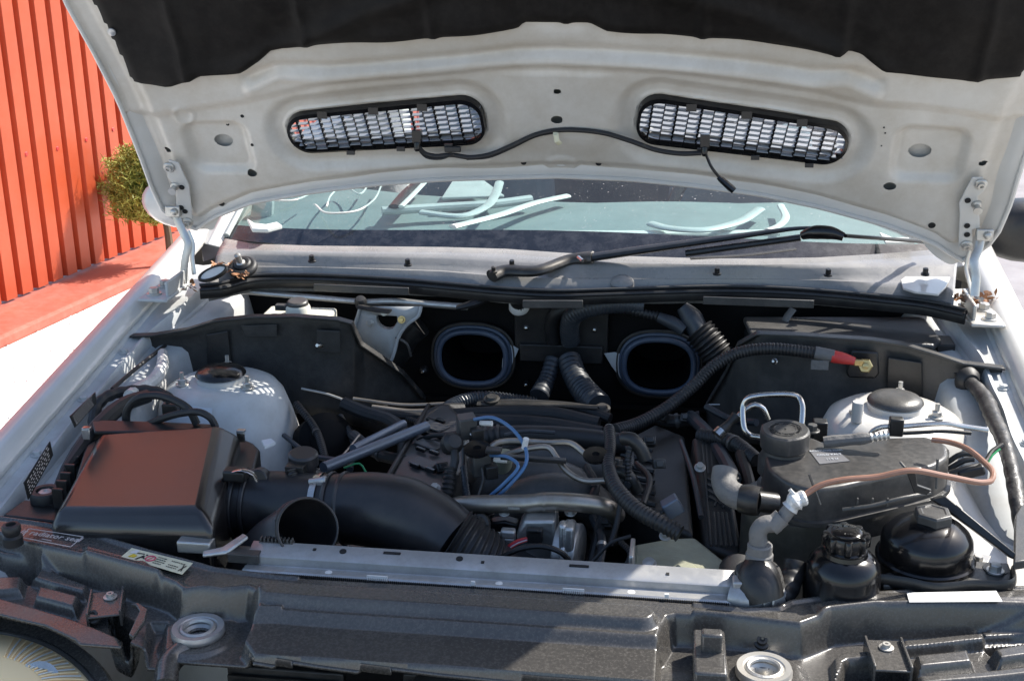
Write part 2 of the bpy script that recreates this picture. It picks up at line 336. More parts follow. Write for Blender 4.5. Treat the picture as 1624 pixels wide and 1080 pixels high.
b = MB(); r_ = random.Random(3)
for i in range(5200):
    p = W0+WD*r_.uniform(-1.5, 6)+WN*(r_.uniform(.2, 1.3)); q = r_.uniform(.004, .010); z = Vector((0, 0, q*.3))
    vs = [p+z+Vector((r_.uniform(-1, 1)*q*.3+q*a, q*c+r_.uniform(-1, 1)*q*.3, q*.6*e)) for a, c, e in ((1, 0, 0), (0, 1, 0), (-1, 0, 0), (0, -1, 0), (0, 0, 1), (0, 0, -1))]
    b.add(vs, [(0, 1, 4), (1, 2, 4), (2, 3, 4), (3, 0, 4), (1, 0, 5), (2, 1, 5), (3, 2, 5), (0, 3, 5)])
setp(b.build('gravel', M_GRAVEL, recalc=False, smooth=0), 'loose pale gravel lying along the foot of the red wall', 'gravel', kind='stuff')

wall = thing('metal_wall', 'tall red wall of ribbed metal sheeting left of the car', 'wall', W0)
PITCHW = .098
def sheet(k0, n):                                   # one sheet of cladding: trapezoid ribs
    prof = []
    for i in range(n):
        a = (k0+i)*PITCHW
        prof += [(a, 0), (a+.064, 0), (a+.070, .022), (a+.091, .022), (a+.098, 0)]
    b = MB(); base = []; 
    for (s, d) in prof:
        base.append(W0+WD*s-WN*.02+WN*(-d))
    vs = []; n_ = len(base)
    for z in (GZ+.06-GZ, 3.6): vs += [p+Vector((0, 0, z)) for p in base]
    for z in (GZ+.06-GZ, 3.6): vs += [p-WN*.003+Vector((0, 0, z)) for p in base]
    f = [(j, j+1, n_+j+1, n_+j) for j in range(n_-1)]+[(2*n_+j, 3*n_+j, 3*n_+j+1, 2*n_+j+1) for j in range(n_-1)]
    b.add(vs, f); b.build('cladding_sheet', M_WALL, wall, smooth=0, recalc=False)
for k in range(-10, 150, 10): sheet(k, 10)
b = MB(); p = W0+WN*.02; b.prism([W0-WD*1-WN*.06, W0-WD*1+WN*.24, W0+WD*15+WN*.24, W0+WD*15-WN*.06], (0, 0, .05)); b.build('plinth', M_PLINTH, wall, smooth=0, bevel=.012)
sb = MB(); sb.lathe((0, 0, 0), WN, [(.011, 0), (.011, .003), (.007, .008)], 8); first = None
for k in range(-10, 40):
    for z in (.62, 1.62):
        if k % 2: continue
        p = W0+WD*(k*PITCHW+.032)-WN*.02+Vector((0, 0, z+.01*math.sin(k*7)))
        if first is None: first = sb.build('screw', M_RED, wall); first.location = p-ORG[wall.name]
        else: c = first.copy(); COL.objects.link(c); c.location = p-ORG[wall.name]

# conifer between the wall and the car
tp = Y(226, 294, 4.1); bush = thing('conifer_bush', 'small yellow-green conifer growing between the red wall and the car', 'bush', (tp.x, tp.y, GZ))
tb = MB(); tb.tube([(tp.x+.12, tp.y-.05, GZ), (tp.x+.09, tp.y, tp.z-.15), (tp.x, tp.y+.02, tp.z+.1)], [.022, .016, .005], 8); tb.build('trunk', M_BARK, bush)
fb = MB(); rb = random.Random(11)
for i in range(300):
    h = rb.uniform(-.13, .14); a = rb.uniform(0, 6.28); rad = (.20-.55*max(0, h)+.05*math.sin(a*3+h*20))*rb.uniform(.45, 1.0)*(1 if h > -.08 else .75); base = Vector((tp.x, tp.y, tp.z+h-.04)); tip = base+Vector((math.cos(a)*rad, math.sin(a)*rad*.8, rb.uniform(.02, .10)))
    fb.tube([base, tip], [.004, .002], 4, step=.2)
    for j in range(70):
        t = rb.uniform(.3, 1.02); q = base.lerp(tip, t)+Vector((rb.gauss(0, .012), rb.gauss(0, .012), rb.gauss(0, .012))); d = Vector((rb.gauss(0, 1), rb.gauss(0, 1), rb.gauss(.5, .8))).normalized()*rb.uniform(.012, .034)
        s_ = d.cross(Vector((rb.gauss(0, 1), rb.gauss(0, 1), rb.gauss(0, 1)))).normalized()*rb.uniform(.0016, .0030)
        fb.add([q-s_, q+s_, q+d+s_*.3, q+d-s_*.3], [(0, 1, 2, 3)])
setp(fb.build('crown', M_NEEDLE, bush, smooth=0, recalc=False))

# paving on the right behind the fender
pv = gnd(2, 2, 1.2, 6.5, 1.2, 9, GZ, M_PAVING, 'pavement')
pbk = MB(); pbk.box((0, 0, 0), (.196, .096, .03), top=.95); fb_ = None
for i in range(20):
    for j in range(14):
        q = Vector((1.9+i*.2+(j % 2)*.1, 3.2+j*.1*1.0, GZ+.012+random.uniform(-.002, .002)))
        if fb_ is None: fb_ = pbk.build('paving_block', M_PAVING, pv, smooth=0); fb_.location = q-ORG[pv.name]
        else: c = fb_.copy(); COL.objects.link(c); c.location = q-ORG[pv.name]; c.rotation_euler.z = random.uniform(-.01, .01)

# ================================================================== CAR
car = thing('car', 'silver-white car with its hood raised over a dusty dark engine bay', 'car', (0, .6, GZ))

# ---- fenders (mirrored section, swept front to back)
def zf(y): return -.015+.152*y-.03*max(0, .2-y)**2*12
def fender(s):
    xs = {-1: -.768, 1: .757}[s]
    sec = [(.10, -.55), (.095, -.30), (.078, -.11), (.062, -.058), (.046, -.030), (.028, -.0125), (.010, -.002), (0, 0), (-.012, -.004), (-.022, -.018), (-.026, -.024)]   # outwards, height
    b = MB(); rings = []
    for i in range(46):
        y = -.45+i*(1.75/45); t = max(0, .25-y); cx = xs+s*.0 - s*t*t*.25
        rings.append([Vector((cx+s*o*(1-.2*t), y, zf(y)+h)) for (o, h) in sec])
    b.loft(rings, closed=False, caps=False); b.build('fender', M_PAINT, car, smooth=50, solid=.0012, recalc=False)
    b = MB(); rings = []                            # gutter with raised lip, behind/below the hood shut line
    sec2 = [(-.024, -.023), (-.030, -.034), (-.050, -.036), (-.053, -.030), (-.057, -.029), (-.060, -.034), (-.062, -.052), (-.068, -.056), (-.074, -.052), (-.082, -.050), (-.112, -.056), (-.122, -.066), (-.135, -.13), (-.150, -.30), (-.16, -.6)]
    for i in range(50):
        y = .02+i*(1.08/49); n = .035*sstep(.75, 1.05, y) if s < 0 else .03*sstep(.8, 1.05, y)
        rings.append([Vector((xs+s*(o-(n if k > 2 else 0)+.0015*math.sin(y*40)*(3 < k < 6)), y, zf(y)+h)) for k, (o, h) in enumerate(sec2)])
    b.loft(rings, closed=False, caps=False); b.build('inner_rail', M_RAIL, car, smooth=40, solid=.0012, recalc=False)
    for y in (.25, .42, .58, .74):                  # fender bolts in the gutter
        hexbolt((xs-s*.040, y, zf(y)-.035), (0, 0, 1), .0065, .006, M_RAIL, car)
fender(-1); fender(1)

# ---- strut towers
def tower(s, cpx, w, label, big):
    c = Y(*cpx, .70 if s < 0 else .66); z0 = c.z-.012
    b = MB()
    prof = [(.0, 0), (.055, .0), (.078, -.004), (.092, -.012), (.104, -.028), (.118, -.065), (.136, -.14), (.15, -.3), (.16, -.5)] if big else [(.0, 0), (.055, 0), (.082, -.005), (.100, -.016), (.110, -.035), (.120, -.07), (.13, -.14), (.14, -.30), (.15, -.5)]
    rf = lambda a, h: 1+.07*math.cos(2*a)*min(1, -h*12)+.05*max(0, math.cos(a-1.2))*min(1, -h*6)
    b.lathe((c.x, c.y, z0), (0, 0, 1), prof[::-1][:-1]+[(.001, 0)], 48, rfun=rf)
    t = b.build('strut_tower', M_TOWER if big else M_PAINT, car, smooth=60, label=label)
    b = MB(); b.lathe((c.x, c.y, z0), (0, 0, 1), [(.041, -.002), (.041, .008), (.038, .010), (.038, .012)], 40); b.build('collar', M_PAINT, t)
    b = MB(); b.lathe((c.x, c.y, z0+.010), (0, 0, 1), [(.0405, 0), (.042, .002), (.0405, .005), (.036, .009), (.024, .0125), (.010, .0135), (.001, .0137)], 40); b.build('cap', M_GLOSS if big else M_GREYPL, t)
    for a in (-28, 100, 205) if s < 0 else (-25, 75, 200):
        q = Vector((c.x+.063*math.cos(math.radians(a)), c.y+.063*math.sin(math.radians(a)), z0-.001)); hexbolt(q, (0, 0, 1), .0075, .010, M_ZINC, t, 'nut')
        b = MB(); b.cyl(q+Vector((0, 0, .009)), q+Vector((0, 0, .022)), .0035, 10); b.build('stud', M_ZINC, t)
    return t, c, z0
TL, TLc, TLz = tower(-1, (350, 592), .1, 'pale left-hand strut tower with a glossy cap and faded sticker', True)
TR, TRc, TRz = tower(1, (1420, 636), .1, 'sunlit white right-hand strut tower with a grey cap', False)
# faded paper label on the left tower, wrapped on its front
b = MB()
PRF = [(-.5, .16), (-.3, .15), (-.14, .136), (-.065, .118), (-.028, .104), (-.012, .092), (-.004, .078)]
def ts(a, h):
    q = (np.interp(h, [p[0] for p in PRF], [p[1] for p in PRF])+.0012)*(1+.07*math.cos(2*a)*min(1, -h*12)+.05*max(0, math.cos(a-1.2))*min(1, -h*6)); x_, y_, z_ = frame((0, 0, 1))
    d = x_*math.cos(a)+y_*math.sin(a); return Vector((TLc.x, TLc.y, TLz+h+.0012))+d*q
x_, y_, z_ = frame((0, 0, 1)); want = math.radians(-102); best = min(range(360), key=lambda k: abs(math.atan2((x_*math.cos(math.radians(k))+y_*math.sin(math.radians(k))).y, (x_*math.cos(math.radians(k))+y_*math.sin(math.radians(k))).x)-want)); a0 = math.radians(best)
b.grid(20, 8, lambda s_, t_: ts(a0+(s_-.5)*.80, -.009-.034*t_-.004*s_))
lab = b.build('faded_label', M_FADED, TL, recalc=False)
b = MB(); b.cyl(Vector((TRc.x-.062, TRc.y-.05, TRz-.004)), Vector((TRc.x-.062, TRc.y-.05, TRz+.028)), .0085, 18); b.build('vent_stub', M_PAINT, TR, bevel=.001)

# ---- bay sides and floor, firewall
b = MB(); b.box((0, .55, -.50), (1.44, 1.15, .01)); b.build('undertray', M_VOID, car, smooth=0)
FWY = 1.045
def fw_openings():
    nx, nz = 320, 130; x0, x1, z0, z1 = -.66, .69, -.45, .115
    Xs, Zs = np.meshgrid(np.linspace(x0, x1, nx), np.linspace(z0, z1, nz)); h = (x1-x0)/(nx-1)
    holes = []
    for (cx, cy, wx, wy) in ((750, 566, 53, 43), (1045, 579, 53, 43)):
        c = Y(cx, cy, FWY-.02); k = .00113; holes.append((c, wx*k, wy*k))
    sd = np.full(Xs.shape, 1e9)
    for c, a, e in holes:
        q = np.hypot(np.maximum(np.abs(Xs-c.x)-(a-.040), 0), np.maximum(np.abs(Zs-c.z)-(e-.036), 0)*1.0)-.040; sd = np.minimum(sd, q)
    gx, gz = np.gradient(sd, h)[1], np.gradient(sd, (z1-z0)/(nz-1))[0]; m = np.abs(sd) < .6*h
    Xs = np.where(m, Xs-gx*sd, Xs); Zs = np.where(m, Zs-gz*sd, Zs)
    Yd = FWY+.006*np.sin(Xs*31)*np.sin(Zs*23)+.02*sstep(-.05, -.2, Zs)
    V = np.stack([Xs, Yd, Zs], -1).reshape(-1, 3); F = []
    keep = (sd[:-1, :-1]+sd[1:, :-1]+sd[:-1, 1:]+sd[1:, 1:])/4 > 0
    for j in range(nz-1):
        for i in range(nx-1):
            if keep[j, i]: F.append((j*nx+i, j*nx+i+1, (j+1)*nx+i+1, (j+1)*nx+i))
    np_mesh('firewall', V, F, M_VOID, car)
    return holes
FWH = fw_openings()
for k, (c, a, e) in enumerate(FWH):
    cc = Vector((c.x, FWY-.010, c.z))
    def orr(mb, ex, ey, r, sg=8, push=0):
        n = 64; pts = []
        for i in range(n):
            t = 2*math.pi*i/n; ct, st_ = math.cos(t), math.sin(t); q = 2.5
            pts.append(Vector((cc.x+(a+ex)*abs(ct)**(2/q)*(1 if ct > 0 else -1), cc.y+push, cc.z+(e+ey)*abs(st_)**(2/q)*(1 if st_ > 0 else -1))))
        rings = []
        for i in range(n):
            Tn = (pts[(i+1) % n]-pts[i-1]).normalized(); N1 = Tn.cross(Vector((0, 1, 0))).normalized()
            rings.append([pts[i]+N1*r*math.cos(2*math.pi*j/sg)+Vector((0, 1, 0))*r*math.sin(2*math.pi*j/sg) for j in range(sg)])
        rings.append(rings[0]); mb.loft(rings, caps=False); return mb
    fr = orr(MB(), .018, .016, .0035, 10, -.006).build('opening_flange', M_DARKMETAL, car)
    orr(MB(), .004, .003, .0055, 12, -.016).build('opening_seal', M_SEAL, fr)
    orr(MB(), .011, .010, .0040, 12, -.008).build('seal_lip', M_SEAL, fr)
    b = MB()                                        # the duct going back, dark inside
    rings = []
    for d in (0, .06, .13):
        rings.append([Vector((cc.x+(a)*(1-.15*d/.13)*abs(math.cos(t))**.66*(1 if math.cos(t) > 0 else -1), cc.y+d, cc.z+e*(1-.15*d/.13)*abs(math.sin(t))**.66*(1 if math.sin(t) > 0 else -1))) for t in [2*math.pi*i/40 for i in range(40)]])
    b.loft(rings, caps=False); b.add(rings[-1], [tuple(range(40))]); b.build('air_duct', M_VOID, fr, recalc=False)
    q = cc+Vector((.018 if k == 0 else -.03, .10, .032)); b = MB(); b.lathe(q, (0, -1, 0), [(.004, 0), (.0035, .004)], 10); b.build('screw_head', M_BRASS, fr)
    # aluminium gusset beside the opening
    gx = [(803, 545), (815, 548), (823, 553), (812, 578), (795, 600), (797, 570)] if k == 0 else [(958, 560), (975, 558), (990, 562), (992, 585), (1005, 612), (985, 600), (970, 580)]
    b = MB(); b.prism([Y(*p, FWY-.016) for p in gx], (0, -.003, 0)); b.build('gusset', M_RAIL, fr, smooth=0, bevel=.0008)
for (px, py, r) in ((835, 519, .012), (943, 522, .012), (833, 553, .007), (945, 557, .007), (835, 609, .006), (672, 588, .009), (1233, 570, 0)):
    if r == 0: continue
    c = Y(px, py, FWY-.01); pl = MB(); pl.lathe(c+Vector((0, .006, 0)), (0, -1, 0), [(r, 0), (r, .003), (r*.85, .008), (r*.45, .011), (.0012, .012)], 20); o = pl.build('firewall_plug', M_BLACK, car)
    b = MB(); b.lathe(c+Vector((0, -.004, 0)), (0, -1, 0), [(.0035, 0), (.0032, .004), (.001, .005)], 10); b.build('stud', M_STEEL, o)
b = MB(); b.box(Y(890, 560, FWY-.02), (.155, .012, .034)); b.box(Y(890, 524, FWY-.012), (.175, .006, .085)); b.build('crossbar', M_BLACK, car, bevel=.002)

# ---- bulkhead panels (black plastic partition left and right)
def bulkhead(top, bot, ys_, lip, label):
    # top/bot: pixel polylines of equal length; ys_: depth for each
    b = MB(); rings = []
    for k in range(len(top)):
        t = Y(*top[k], ys_[k]); q = Y(*bot[k], ys_[k]-.012); n = 9
        rings.append([t+Vector((0, -.016, .001)), t+Vector((0, -.015, .003)), t+Vector((0, 0, .003)), t+Vector((0, -.002, -.003))]+[t.lerp(q, i/n)+Vector((0, .004*math.sin(math.pi*i/n), 0)) for i in range(1, n+1)])
    R2 = []
    m = len(rings[0])
    cols = [spline([r[j] for r in rings], .012) for j in (0,)]
    steps = 8; out_ = []
    for k in range(len(rings)-1):
        for s_ in range(steps):
            t = s_/steps; out_.append([rings[k][j].lerp(rings[k+1][j], t) for j in range(m)])
    out_.append(rings[-1]); b.loft(out_, closed=False, caps=False)
    return b.build('bulkhead_panel', M_GREYPL if 'right' in label else M_DUSTY, car, smooth=45, solid=.003, label=label, recalc=False)
BL = bulkhead([(212, 532), (245, 531), (300, 522), (345, 508), (400, 502), (470, 501), (538, 506), (560, 512), (575, 545), (600, 562), (640, 590), (675, 630)],
              [(215, 590), (250, 600), (290, 620), (345, 630), (400, 640), (470, 655), (540, 665), (560, 675), (580, 680), (605, 690), (640, 700), (676, 700)],
              [.80, .80, .81, .82, .82, .82, .83, .84, .86, .88, .91, .95], 0, 'black left bulkhead panel with a steel stud')
BR = bulkhead([(1120, 640), (1150, 590), (1170, 545), (1200, 528), (1260, 530), (1320, 534), (1380, 538), (1430, 545), (1480, 560), (1525, 575), (1590, 583)],
              [(1125, 700), (1155, 700), (1175, 700), (1205, 705), (1260, 700), (1320, 690), (1380, 680), (1430, 670), (1480, 665), (1525, 650), (1586, 640)],
              [.95, .91, .87, .84, .82, .82, .82, .82, .81, .80, .79], 0, 'grey-black right bulkhead panel behind the strut tower')
def on(px, py, y, m, par, name='stud', r=.005, h=.018):
    c = Y(px, py, y); d = Vector((-.3, -1, .35)).normalized(); b = MB(); b.lathe(c, d, [(r*1.5, 0), (r*1.5, .003), (r, .004), (r, h), (r*.6, h+.003)], 12); return b.build(name, m, par)
on(513, 548, .822, M_STEEL, BL); on(1229, 573, .815, M_STEEL, BR, r=.0035, h=.012)
def relief(px, y, par, m=M_BLACK, d=.004, name='moulded_pocket'):
    b = MB(); b.prism([Y(*p, y) for p in px], (0, -d, 0)); return b.build(name, m, par, smooth=0, bevel=.0015)
relief([(503, 522), (540, 524), (542, 560), (502, 557)], .816, BL, M_DUSTY, .004)
relief([(328, 530), (362, 524), (368, 580), (330, 586)], .812, BL, M_BLACK, .003); relief([(382, 516), (440, 514), (440, 534), (390, 534)], .811, BL, M_DUSTY, .002)
relief([(1408, 566), (1462, 574), (1464, 640), (1405, 638)], .805, BR, M_BLACK, .003); relief([(1120, 640), (1142, 640), (1142, 642), (1120, 642)], .86, BR, M_RAIL, .002)
relief([(1512, 590), (1545, 592), (1545, 625), (1518, 622)], .785, BR, M_BLACK, .004)

# ---- cowl, seal
def cowl():
    top = [(352, 388), (400, 397), (500, 400), (600, 401), (700, 402), (800, 405), (900, 412), (1000, 417), (1100, 420), (1200, 421), (1300, 419), (1400, 413), (1500, 405), (1520, 398)]
    bot = [(330, 452), (400, 437), (500, 437), (600, 441), (700, 445), (800, 455), (900, 458), (1000, 456), (1100, 455), (1200, 455), (1300, 458), (1400, 466), (1480, 474), (1512, 482)]
    b = MB(); rings = []
    for k in range(len(top)):
        t = Z(*top[k], .172); q = Z(*bot[k], .135); n = 10
        rings.append([t+Vector((0, .02, .006))]+[t.lerp(q, i/n)+Vector((0, 0, .009*math.sin(math.pi*i/n)**.7 - (.005 if .42 < i/n < .72 else 0))) for i in range(n+1)]+[q+Vector((0, -.002, -.03))])
    out_ = []
    for k in range(len(rings)-1):
        for s_ in range(6): out_.append([rings[k][j].lerp(rings[k+1][j], s_/6) for j in range(len(rings[0]))])
    out_.append(rings[-1]); b.loft(out_, closed=False, caps=False)
    o = b.build('cowl_panel', M_COWL, car, smooth=35, solid=.002, recalc=False)
    for px, py in ((495, 412), (647, 418), (1137, 432), (1313, 434), (1467, 433), (812, 420)):
        c = Z(px, py+3, .165); hexbolt(c, (0, -.15, 1), .005, .012, M_BLACK, o, 'clip_bolt')
    return o
CW = cowl()
def seal():
    pts = [(318, 463), (350, 460), (400, 453), (480, 451), (560, 454), (640, 459), (720, 466), (800, 473), (880, 477), (960, 475), (1050, 472), (1140, 470), (1230, 472), (1320, 478), (1400, 486), (1470, 494), (1530, 502)]
    P = [Z(px, py-(10 if 380 < px < 1480 else 5), .132) for px, py in pts]
    b = MB(); b.tube(P, .011, 12, sq=(1.0, .5)); o = b.build('cowl_seal', M_RUBBER, car)
    b = MB(); b.tube([p+Vector((0, -.005, -.008)) for p in P], .007, 10, sq=(.5, 1.5)); b.build('seal_skirt', M_BLACK, o)
    b = MB(); b.tube([p+Vector((0, -.004, .008)) for p in P], .0028, 8); b.build('seal_bead', M_RUBBER, o)
    for a, e in (((500, 462), (650, 468)), ((1115, 482), (1290, 488)), ((830, 488), (925, 488))):
        p, q = Z(a[0], a[1]-8, .128)+Vector((0, -.009, 0)), Z(e[0], e[1]-8, .128)+Vector((0, -.009, 0)); b = MB(); b.box((p+q)/2, ((q-p).length, .004, .014), (( q-p).normalized(), Vector((0, 1, 0)), Vector((0, 0, 1)))); b.build('seal_clip_strip', M_GREYPL, o, bevel=.001)
seal()
# box-section under the cowl edge, dark plenum behind
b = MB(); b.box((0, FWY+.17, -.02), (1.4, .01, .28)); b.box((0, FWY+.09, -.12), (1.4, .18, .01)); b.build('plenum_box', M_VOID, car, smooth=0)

# ---- windscreen, pillars, cabin
def ws(x, t):                                       # t 0 base .. 1 top
    y0 = 1.055+.16*(x/.75)**2; return Vector((x*(1-.10*t), y0+.78*t, .168+.40*t-.02*(x/.75)**2))
b = MB(); b.grid(41, 20, lambda s_, t_: ws(-.70+1.42*s_, t_)); WSC = b.build('windscreen', M_GLASS, car, smooth=60, recalc=False)
b = MB(); b.loft([[ws(-.70+1.42*i/40, t)+Vector((0, 0, .0016)) for t in (-.01, .03, .060-.02*math.cos(i*math.pi/20))] for i in range(41)], closed=False, caps=False); b.build('black_border', M_FRIT, WSC, recalc=False, smooth=60)
for s in (-1, 1):
    b = MB(); rings = []
    for i in range(12):
        t = -.04+1.06*i/11; p = ws(s*.725, t)+Vector((0, .0, .0)); rings.append([p+Vector((-s*.022, -.01, .003)), p+Vector((0, -.02, .012)), p+Vector((s*.03, .02, .006)), p+Vector((s*.045, .06, -.05)), p+Vector((-s*.005, .04, -.03))])
    b.loft(rings); b.build('windscreen_pillar', M_PAINT, car, smooth=30, bevel=.003)
    b = MB(); b.tube([ws(s*.70, t)+Vector((0, -.004, .004)) for t in (0, .3, .6, 1)], .006, 8); b.build('pillar_trim', M_GREYPL if s > 0 else M_PALE, car)
    b = MB(); b.loft([[Vector((s*.80, y, z)), Vector((s*.84, y, z-.12)), Vector((s*.86, y, -.60)), Vector((s*.74, y, -.60)), Vector((s*.76, y, z-.02))] for y, z in ((1.30, .155), (1.6, .19), (2.2, .22), (3.2, .22))]); b.build('door', M_PAINT, car, smooth=30)
b = MB(); b.grid(12, 12, lambda s_, t_: Vector((-.66+1.32*s_, 1.83+1.4*t_, .562+.05*math.sin(math.pi*t_)))); b.build('roof', M_PAINT, car, solid=.004)  # hidden behind the hood; added to keep the cabin dark
b = MB(); rings = []
for i in range(31):
    x = -.70+1.4*i/30; y0 = 1.075+.15*(x/.75)**2
    rings.append([Vector((x, y0, .150)), Vector((x, y0+.06, .162)), Vector((x, y0+.2, .176+.008*math.sin(x*9))), Vector((x, y0+.36, .182+.006*math.sin(x*9))), Vector((x, y0+.41, .172)), Vector((x, y0+.43, .12)), Vector((x, y0+.43, -.1))])
b.loft(rings, closed=False, caps=False); b.build('dashboard', M_DASH, car, smooth=50, recalc=False)
for x in (-.34, .36):
    b = MB(); b.box((x, 2.25, -.05), (.44, .16, .55), top=.8); st = b.build('seat', M_SEAT, car, bevel=.04, bseg=3)
    b = MB(); b.box((x, 2.27, .30), (.25, .10, .15), top=.85); b.build('headrest', M_SEAT, st, bevel=.03, bseg=3)
b = MB(); b.box((0, 3.1, .0), (1.4, .1, .7)); b.build('rear_bench', M_CABIN, car, bevel=.03)
b = MB(); b.box((0, 2.2, -.45), (1.5, 2.2, .04)); b.build('cabin_floor', M_CABIN, car)
b = MB(); b.ring((.36, 1.60, .10), (0, -.9, .35), .18, .014, 40, 8); b.build('steering_wheel', M_BLACK, car)

# ---- door mirrors
def mirror(c, m, lab, s):
    b = MB(); b.lathe(c, (0, 1, 0), [(.02, -.05), (.055, -.045), (.072, -.02), (.076, .02), (.070, .04), (.02, .045)], 24, sx=1.35, sy=.85, xa=(1, 0, 0)); o = b.build('door_mirror', m, car, smooth=60, label=lab)
    b = MB(); b.tube([c+Vector((-s*.06, 0, -.03)), c+Vector((-s*.13, .0, -.06))], .022, 10); b.build('mirror_stalk', M_BLACK, o)
mirror(Y(294, 318, 1.55), M_PAINT, 'pale painted door mirror on the left', -1)
mirror(Y(1626, 366, 1.45), M_BLACK, 'black door mirror on the right', 1)

# ================================================================== HOOD
rear_px = [(292, 366), (305, 368), (340, 345), (400, 322), (500, 305), (600, 293), (700, 286), (885, 281), (1000, 286), (1100, 296), (1200, 309), (1300, 330), (1400, 357), (1480, 386), (1520, 412), (1548, 424)]
rear = sorted(H(*p) for p in rear_px)
side_px = [(100, 0), (145, 80), (186, 160), (222, 250), (240, 300), (262, 345), (285, 366)]
side = [H(*p) for p in side_px]                     # (u, v)
side = sorted([(v, -u) for u, v in side]+[(-.2, .70)]+[(.75, .80), (1.2, .79)])
def slot(k):                                        # grille slot centre, half sizes, angle
    L_, R_ = ((458, 216), (766, 193)) if k == 0 else ((1012, 190), (1343, 235))
    a, b = H(*L_), H(*R_); c = ((a[0]+b[0])/2, (a[1]+b[1])/2)
    return c, math.hypot(b[0]-a[0], b[1]-a[1])/2, .042, math.atan2(b[1]-a[1], b[0]-a[0])
SLOT = [slot(0), slot(1)]
def sdslot(U, V, k, grow=0):
    c, hx, hy, an = SLOT[k]; du = U-c[0]; dv = V-c[1]; x = du*math.cos(an)+dv*math.sin(an); y = -du*math.sin(an)+dv*math.cos(an)
    s_ = 1 if k == 0 else -1
    hyv = (hy + .004*np.clip(x*s_/hx, -1, 1)); r = .036
    return np.hypot(np.maximum(np.abs(x)-(hx-r), 0), np.maximum(np.abs(y)-(hyv-r), 0))-r-grow
def sdrect(U, V, c, hx, hy, r, an=0):
    du = U-c[0]; dv = V-c[1]; x = du*math.cos(an)+dv*math.sin(an); y = -du*math.sin(an)+dv*math.cos(an)
    return np.hypot(np.maximum(np.abs(x)-(hx-r), 0), np.maximum(np.abs(y)-(hy-r), 0))-r
NU, NV1, NV2 = 400, 150, 50
su = np.linspace(-1, 1, NU); tv = np.concatenate([np.linspace(0, .42, NV1, endpoint=False), np.linspace(.42, 1, NV2)])
SU, TV = np.meshgrid(su, tv)
U0 = SU*.735; VR = np.interp(U0, [p[0] for p in rear], [p[1] for p in rear])
VV = VR+TV*(1.13-VR); Wd = np.interp(VV, [p[0] for p in side], [p[1] for p in side])
corner = 1-.05*np.clip(1-(VV-VR)/.05, 0, 1)**2*np.abs(SU)**6
UU = SU*Wd*corner
holes = [(884, 142, .0068, .0045), (884, 186, .0098, .0075), (352, 229, .0165, .0130), (1460, 246, .0178, .0135), (400, 275, .0090, .0075), (1411, 295, .0098, .0080), (265, 240, .0065, .0055), (1559, 260, .0070, .0055), (889, 267, .0080, .0022)]
HC = [(*H(px, py), a, e) for px, py, a, e in holes]
pad_px = [(150, -60), (158, 0), (176, 70), (194, 124), (230, 132), (272, 134), (320, 118), (388, 113), (412, 96), (430, 80), (452, 76), (520, 73), (600, 68), (700, 59), (800, 51), (822, 48), (832, 39), (885, 38), (936, 39), (962, 50), (1050, 55), (1150, 64), (1250, 76), (1325, 86), (1345, 78), (1366, 84), (1400, 110), (1470, 122), (1535, 133), (1590, 128), (1640, 124), (1690, 60), (1700, -60)]
pad = [H(px, py, .012) for px, py in pad_px]
sq = [H(347, 235), H(1474, 246)]
def height(U, V):                                   # towards the engine side
    h = np.zeros(U.shape)
    for k in (0, 1):
        sd = sdslot(U, V, k); h += -.013*sstep(.046, .020, sd); h += .0035*np.exp(-((sd-.0065)/.0028)**2)
    A = [H(*p) for p in ((395, 118), (440, 98), (520, 103), (620, 96), (740, 86), (820, 76), (880, 73), (950, 76), (1060, 84), (1180, 94), (1290, 110), (1345, 106), (1390, 126))]
    d = polydist(U, V, A); h += -.009*np.exp(-(d/.010)**2)
    A2 = [(u, v-.024) for u, v in A]; d = polydist(U, V, A2); h += .005*np.exp(-(d/.010)**2)
    Bl = [H(*p) for p in ((215, 185), (300, 172), (380, 160), (430, 148), (520, 128), (640, 116), (760, 104), (880, 102), (1000, 106), (1100, 114), (1200, 128), (1300, 142), (1380, 162), (1460, 166), (1540, 178), (1600, 190))]
    vb = np.interp(U, [p[0] for p in Bl], [p[1] for p in Bl]); h += .010*sstep(-.012, .012, V-vb)
    for p in ((432, 92), (884, 48), (1345, 90)): q = H(*p); h += .008*np.exp(-(((U-q[0])/.05)**2+((V-q[1])/.022)**2))
    for k, c in enumerate(sq):
        sd = sdrect(U, V, c, .050, .046, .018); h += -.012*sstep(.014, -.006, sd)
    q = H(292, 182); r = np.hypot(U-q[0], (V-q[1])*.9); h += .0025*np.exp(-((r-.016)/.003)**2)
    q = H(890, 265); r = np.hypot((U-q[0]), (V-q[1])*1.3); h += .003*sstep(.034, .024, r)
    vr_ = np.interp(np.clip(U, -.735, .735), [p[0] for p in rear], [p[1] for p in rear]); e = V-vr_
    h += -.010*sstep(.034, .016, e-.004*np.cos(U*4)) + .003*np.exp(-((e-.004)/.0035)**2)
    W_ = np.interp(V, [p[0] for p in side], [p[1] for p in side]); e2 = W_-np.abs(U)
    h += -.016*sstep(.065, .030, e2) + .004*np.exp(-((e2-.004)/.004)**2)
    h += .0012*np.sin(U*23+V*9)*np.sin(V*31-U*5)
    for px, py, rr in ((1000, 250, .15), (700, 262, .12)): pass
    cc = sdrect(U, V, (H(885, 150)[0], H(885, 150)[1]), .085, .10, .05); h += .007*sstep(.03, -.02, cc)*sstep(.0, .02, vb-V)
    return h
